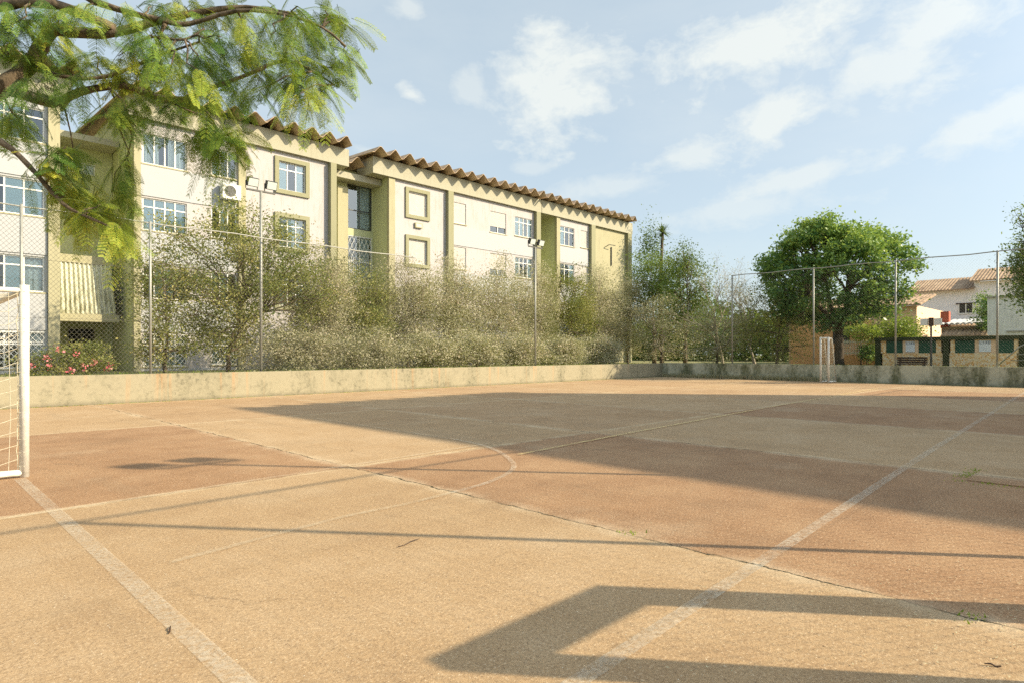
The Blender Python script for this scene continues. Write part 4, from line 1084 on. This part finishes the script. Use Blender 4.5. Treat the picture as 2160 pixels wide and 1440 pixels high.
# tall yucca with rosette head and ivy
yc = thing('yucca', (44, 26.7, G), 'tall yucca with a spiky top, rising behind the bright green tree', 'tree')
m = MB(); m.tube([(44, 26.7, G), (43.9, 26.8, 6), (44.05, 26.65, 11.2)], [.2, .16, .1], 7); m.build('trunk', M['bark_dark'], yc, True)
rng = np.random.default_rng(9)
m = MB(); r_ = random.Random(2)
for k in range(90):
    a = r_.uniform(0, 6.28); e = r_.uniform(-.5, 1.4); L = r_.uniform(.6, 1.0); d = Vector((math.cos(a) * math.cos(e), math.sin(a) * math.cos(e), math.sin(e)))
    c = Vector((44.05, 26.65, 11.0)); w_ = d.cross(Vector((0, 0, 1))).normalized() * .035
    p1 = c + d * L * .55; p2 = c + d * L + Vector((0, 0, -.12)); m.quad(c - w_, p1 - w_, p1 + w_, c + w_); m.quad(p1 - w_, p2, p2, p1 + w_) if False else m.quad(p1 - w_, p2 - w_ * .1, p2 + w_ * .1, p1 + w_)
m.build('rosette', M['leaf_mid'], yc)
P = np.array([[43.7, 27.6, 9.6]]) + rng.normal(size=(2600, 3)) * np.array([.45, .55, 1.1]); V, F, T = leaf_quads(P, .13, .6, rng.random(2600) * .6); np_mesh('ivy_foliage', V, F, M['leaf_mid'], yc, T)

# the round green tree
tree('round_tree', (36.6, 11.25, G), (36.9, 11.75, 5.6, 3.3, 3.75, 2.8), 'big round glossy green tree behind the far fence', leafmat='leaf_green', nclump=230, per=210, leaf=.155, sig=.32, trunk_r=.24, fork=.34, barkm='bark_dark', seed=91, limbs=70, hollow=.72, asp=.6, top_light=.55)
# tree at the right edge
tree('edge_tree', (37.5, 2.9, G), (37.6, 2.85, 4.9, 2.0, 1.15, 1.9), 'green tree cut off by the right edge, above the white wall', leafmat='leaf_mid', nclump=110, per=130, leaf=.12, sig=.35, trunk_r=.16, seed=95, limbs=30)
tree('airy_tree', (35.5, 2.9, G), (35.5, 2.95, 6.6, 1.3, .8, 1.5), 'airy thin-leaved treetop at the right edge, high above the fence rail', leafmat='leaf_mid', nclump=46, per=34, leaf=.10, sig=.28, trunk_r=.09, seed=97, limbs=44, hollow=.2, barkm='bark_dark', fork=.7)
tree('lime_shrub', (40.5, 9.3, G), (40.5, 9.2, 2.4, .9, 1.25, 1.0), 'lime green shrub rising above the bin enclosure, left of the lamp post', 'shrub', 'leaf_lime', nclump=50, per=120, leaf=.11, sig=.28, trunk_r=.05, seed=98, limbs=16, hollow=.3)
tree('lime_shrub', (43.2, 12.0, G), (43.2, 11.9, 2.6, .6, 1.2, .6), 'pale lime shrub over the white slatted garden fence', 'shrub', 'leaf_lime', nclump=30, per=110, leaf=.10, sig=.25, trunk_r=.04, seed=99, limbs=12, hollow=.2)
tree('garden_bush', (43.3, 11.7, G), (43.3, 11.6, 1.4, .4, .5, .6), 'small dark green bush against the white slatted garden fence', 'bush', 'leaf_green', nclump=20, per=90, leaf=.10, sig=.2, trunk_r=.04, seed=100, limbs=8, hollow=.2)
tree('wall_bush', (45.6, 6.0, G), (45.6, 5.95, 3.6, .6, .55, 1.2), 'green bush climbing the left end of the tall white wall', 'bush', 'leaf_green', nclump=36, per=110, leaf=.12, sig=.25, trunk_r=.05, seed=101, limbs=12, hollow=.3)
# far wood closing the horizon
rng = np.random.default_rng(77)
n = 46000
P = np.zeros((n, 3)); s_ = rng.random(n)
P[:, 0] = 56 + rng.random(n) * 10; P[:, 1] = 14 + s_ * 50
top = 4.2 + 1.6 * np.sin(P[:, 1] * .45) * np.cos(P[:, 1] * .19) + .8 * np.sin(P[:, 1] * 1.3)
P[:, 2] = .6 + rng.random(n) ** .8 * top
V, F, T = leaf_quads(P, .38, .6, np.clip(.5 + .3 * np.sin(P[:, 1]) + .1 * rng.normal(size=n), 0, 1))
tag(np_mesh('distant_wood', V, F, M['leaf_mid'], None, T), 'far line of trees beyond the gardens, between the blocks and the orange house', 'trees', kind='stuff')

# ================================================================== OVERHANGING FEATHERY TREE (top left)
CL = [(0.71, 6.4, 4.08), (0.8, 6.06, 4.0), (1.03, 6.37, 4.17), (1.12, 5.83, 4.04), (0.69, 6.11, 3.79), (0.82, 6.59, 3.86), (1.26, 7.1, 4.25), (1.38, 6.77, 4.11), (1.12, 6.96, 4.0), (0.82, 6.26, 3.44), (1.01, 6.65, 3.66), (1.08, 6.1, 3.55), (1.31, 5.67, 3.68), (1.39, 5.47, 3.75), (1.54, 5.52, 3.89), (1.95, 6.42, 4.19), (1.7, 6.5, 3.99), (1.53, 6.62, 3.85), (1.41, 6.73, 3.93), (1.35, 5.68, 4.07), (1.55, 5.68, 4.17), (1.88, 5.93, 4.4), (2.11, 5.9, 4.43), (2.36, 5.88, 4.56), (2.56, 5.72, 4.56), (2.26, 4.56, 4.01), (2.75, 5.02, 4.36), (2.89, 5.01, 4.28), (1.92, 5.68, 4.09), (1.89, 5.09, 3.83), (2.18, 5.35, 4.1), (2.11, 4.71, 3.79), (2.75, 5.63, 4.42), (2.86, 5.39, 4.28), (2.83, 4.83, 3.95), (1.82, 5.39, 3.72), (2.23, 6.11, 4.0), (1.86, 5.86, 3.76), (2.37, 5.91, 4.11), (2.48, 5.74, 3.96), (2.43, 5.16, 3.92), (2.49, 4.93, 3.75), (2.75, 5.01, 3.86), (2.36, 5.09, 3.6), (2.31, 4.65, 3.37), (2.15, 5.07, 3.47), (2.27, 5.88, 3.77), (1.75, 4.99, 3.31), (1.5, 5.25, 3.42), (1.85, 5.96, 3.58), (1.57, 5.61, 3.38), (1.55, 6.1, 3.53), (2.61, 4.91, 3.58), (1.37, 5.93, 3.35), (1.66, 6.84, 3.53), (1.27, 5.76, 3.31), (1.9, 5.52, 3.27), (1.88, 5.15, 3.07), (1.95, 5.88, 3.25), (2.0, 5.17, 3.09), (1.9, 5.42, 3.03), (0.82, 7.23, 3.47), (0.87, 6.83, 3.26), (0.9, 5.95, 2.86), (0.99, 5.79, 2.92), (0.99, 6.11, 2.76), (1.26, 6.82, 2.96), (1.29, 6.51, 2.78), (1.07, 6.04, 2.61), (1.29, 5.99, 2.57), (1.13, 5.86, 2.48), (1.36, 6.16, 2.49), (1.27, 5.48, 2.3), (1.35, 6.61, 2.53), (1.53, 6.79, 2.85), (1.65, 6.78, 2.72)]
BR = [
 ([(-1.11, 7.65, 1.71), (-0.0, 7.11, 2.92), (0.69, 6.69, 3.54), (0.88, 6.65, 3.79), (0.95, 6.57, 3.94), (1.02, 6.5, 4.08), (1.16, 6.36, 4.06), (1.39, 6.13, 4.06), (1.67, 5.99, 4.21), (2.0, 5.8, 4.35), (2.3, 5.63, 4.44), (2.6, 5.33, 4.38)], .10, .012),
 ([(-0.0, 7.11, 2.92), (0.34, 6.76, 3.94), (0.67, 6.43, 4.12), (0.93, 6.16, 4.14), (1.14, 6.09, 4.11), (1.39, 6.13, 4.1)], .05, .036),
 ([(-0.0, 7.11, 2.92), (0.43, 7.24, 3.66), (0.75, 7.2, 3.71), (1.07, 6.87, 3.58), (1.25, 6.69, 3.68), (1.55, 6.53, 3.78), (1.76, 6.32, 3.68), (1.95, 6.13, 3.66), (2.09, 5.84, 3.72), (2.3, 5.63, 3.83), (2.54, 5.39, 3.96), (2.67, 5.12, 3.82), (2.8, 4.98, 3.7)], .055, .008),
 ([(0.34, 6.76, 3.94), (0.83, 6.27, 4.4), (1.2, 5.89, 4.15), (1.61, 5.63, 4.06), (1.8, 5.57, 4.08), (2.08, 5.29, 4.19), (2.36, 5.01, 4.16), (2.63, 4.87, 4.1), (2.77, 4.73, 3.94)], .035, .008),
 ([(-0.0, 7.11, 2.92), (0.34, 6.62, 3.14), (0.65, 6.3, 3.0), (0.81, 6.14, 2.81), (0.94, 6.01, 2.6), (1.04, 5.91, 2.47), (1.22, 5.74, 2.36), (1.31, 5.64, 2.29)], .034, .006),
 ([(1.95, 6.13, 3.66), (2.03, 5.9, 3.53), (2.07, 5.73, 3.34), (2.11, 5.68, 3.2)], .014, .005),
 ([(1.43, 6.51, 3.72), (1.5, 6.3, 3.55), (1.53, 6.27, 3.41)], .014, .006),
 ([(0.92, 6.6, 3.75), (1.15, 6.51, 3.72), (1.41, 6.39, 3.78), (1.7, 6.1, 3.95), (1.97, 5.83, 4.08)], .022, .010),
 ([(1.63, 5.6, 4.03), (1.61, 5.63, 3.93), (1.74, 5.49, 3.9), (1.89, 5.48, 4.04)], .016, .008),
 ([(0.92, 6.6, 4.1), (0.85, 6.67, 4.16), (0.95, 6.57, 3.9)], .012, .02)]
ft = thing('feathery_tree', (-2.2, 8.6, 0), 'overhanging feathery-leaved tree filling the top left, its trunk outside the frame', 'tree')
m = MB(); m.tube([(-2.2, 8.6, -.05), (-2.05, 8.5, .5), (-1.7, 8.15, 1.1), (-1.11, 7.65, 1.71)], [.2, .15, .13, .115], 10); m.build('trunk', M['bark'], ft, True)
m = MB(); allp = []
for pts, r0, r1 in BR:
    sp = []
    for i in range(len(pts) - 1):
        a = Vector(pts[max(i - 1, 0)]); b = Vector(pts[i]); c = Vector(pts[i + 1]); d = Vector(pts[min(i + 2, len(pts) - 1)])
        for k in range(3):
            u = k / 3; sp.append(.5 * ((2 * b) + (-a + c) * u + (2 * a - 5 * b + 4 * c - d) * u * u + (-a + 3 * b - 3 * c + d) * u ** 3))
    sp.append(Vector(pts[-1])); k = len(sp)
    rr = [r0 + (r1 - r0) * (i / (k - 1)) ** .8 for i in range(k)]
    rr = [q * (1 + .1 * math.sin(i * 2.3)) for i, q in enumerate(rr)]
    m.tube(sp, rr, 8); allp += sp
r = random.Random(12); tw = m; fr_o = []; fr_d = []; fr_l = []; fr_t = []
for ci, c in enumerate(CL):
    C0 = Vector(c); q = min(allp, key=lambda p: (p - C0).length); pth = curve_pts(q, C0, .05, .2, 4, ci)
    tw.tube(pth, [.009, .008, .006, .005, .003], 5)
    cyan = r.gauss(.38, .19)
    if C0.z < 2.9: cyan += .22
    for k in range(13):
        u = r.random(); P0 = pth[2].lerp(pth[4], u) + Vector((r.gauss(0, .05), r.gauss(0, .05), r.gauss(0, .04)))
        a = r.uniform(0, 6.283); d = Vector((math.cos(a), math.sin(a), r.uniform(-1.3, .2))) + (C0 - q).normalized() * .5
        # fronds spread sideways and droop; the outer ones hang toward the open court
        d += Vector((.25, -.25, -.12)); d.normalize()
        fr_o.append(P0); fr_d.append(d); fr_l.append(r.uniform(.18, .33)); fr_t.append(min(1, max(0, cyan + r.gauss(0, .10))))
tw.build('branches', M['bark'], ft, True)
V = []; T = []; rach = MB()
rng = np.random.default_rng(21)
NP, NL = 12, 8
for o_, d_, L, tt in zip(fr_o, fr_d, fr_l, fr_t):
    o = np.array(o_); d = np.array(d_)
    s = np.linspace(0, 1, 5); path = o + d * (s[:, None] * L) + np.array([0, 0, -1]) * (s[:, None] ** 2) * L * .38
    rach.tube([tuple(p) for p in path[::2]], [.0028, .002, .001], 3, False)
    side = np.cross(d, [0, 0, 1.]); side /= np.linalg.norm(side) + 1e-9
    roll = rng.normal() * .45; upv = np.cross(side, d); side = side * math.cos(roll) + upv * math.sin(roll)
    for i in range(NP):
        u = (i + 1.2) / (NP + 1); b = o + d * (u * L) + np.array([0, 0, -1]) * u * u * L * .38
        pl = L * .27 * math.sin(math.pi * (.18 + .74 * u)) ** .7
        dd = d + np.array([0, 0, -1]) * u * .76; dd /= np.linalg.norm(dd)
        for sg in (-1, 1):
            pd = side * sg * .86 + dd * .5 + np.array([0, 0, -.12]); pd /= np.linalg.norm(pd)
            k = (np.arange(NL) + .7) / NL
            lp = b + pd * (k[:, None] * pl) + np.array([0, 0, -1]) * (k[:, None] ** 2) * pl * .18
            ax = dd + rng.normal(size=3) * .12; ax -= pd * ax.dot(pd); ax /= np.linalg.norm(ax)
            ll = .0110 * (1.1 - .4 * k)
            for sg2 in (-1, 1):
                tip = lp + (ax * sg2 + pd * .35) * ll[:, None]; mid = (lp + tip) / 2; wv = pd * (.0033)
                q = np.stack([lp, mid + wv, tip, mid - wv], 1)
                V.append(q.reshape(-1, 3)); T.append(np.full(4 * NL, tt))
V = np.concatenate(V); T = np.concatenate(T)
np_mesh('foliage', V, np.arange(len(V)).reshape(-1, 4), M['leaf_fern'], ft, T)
rach.build('leaf_stalks', M['leaf_olive'], ft)
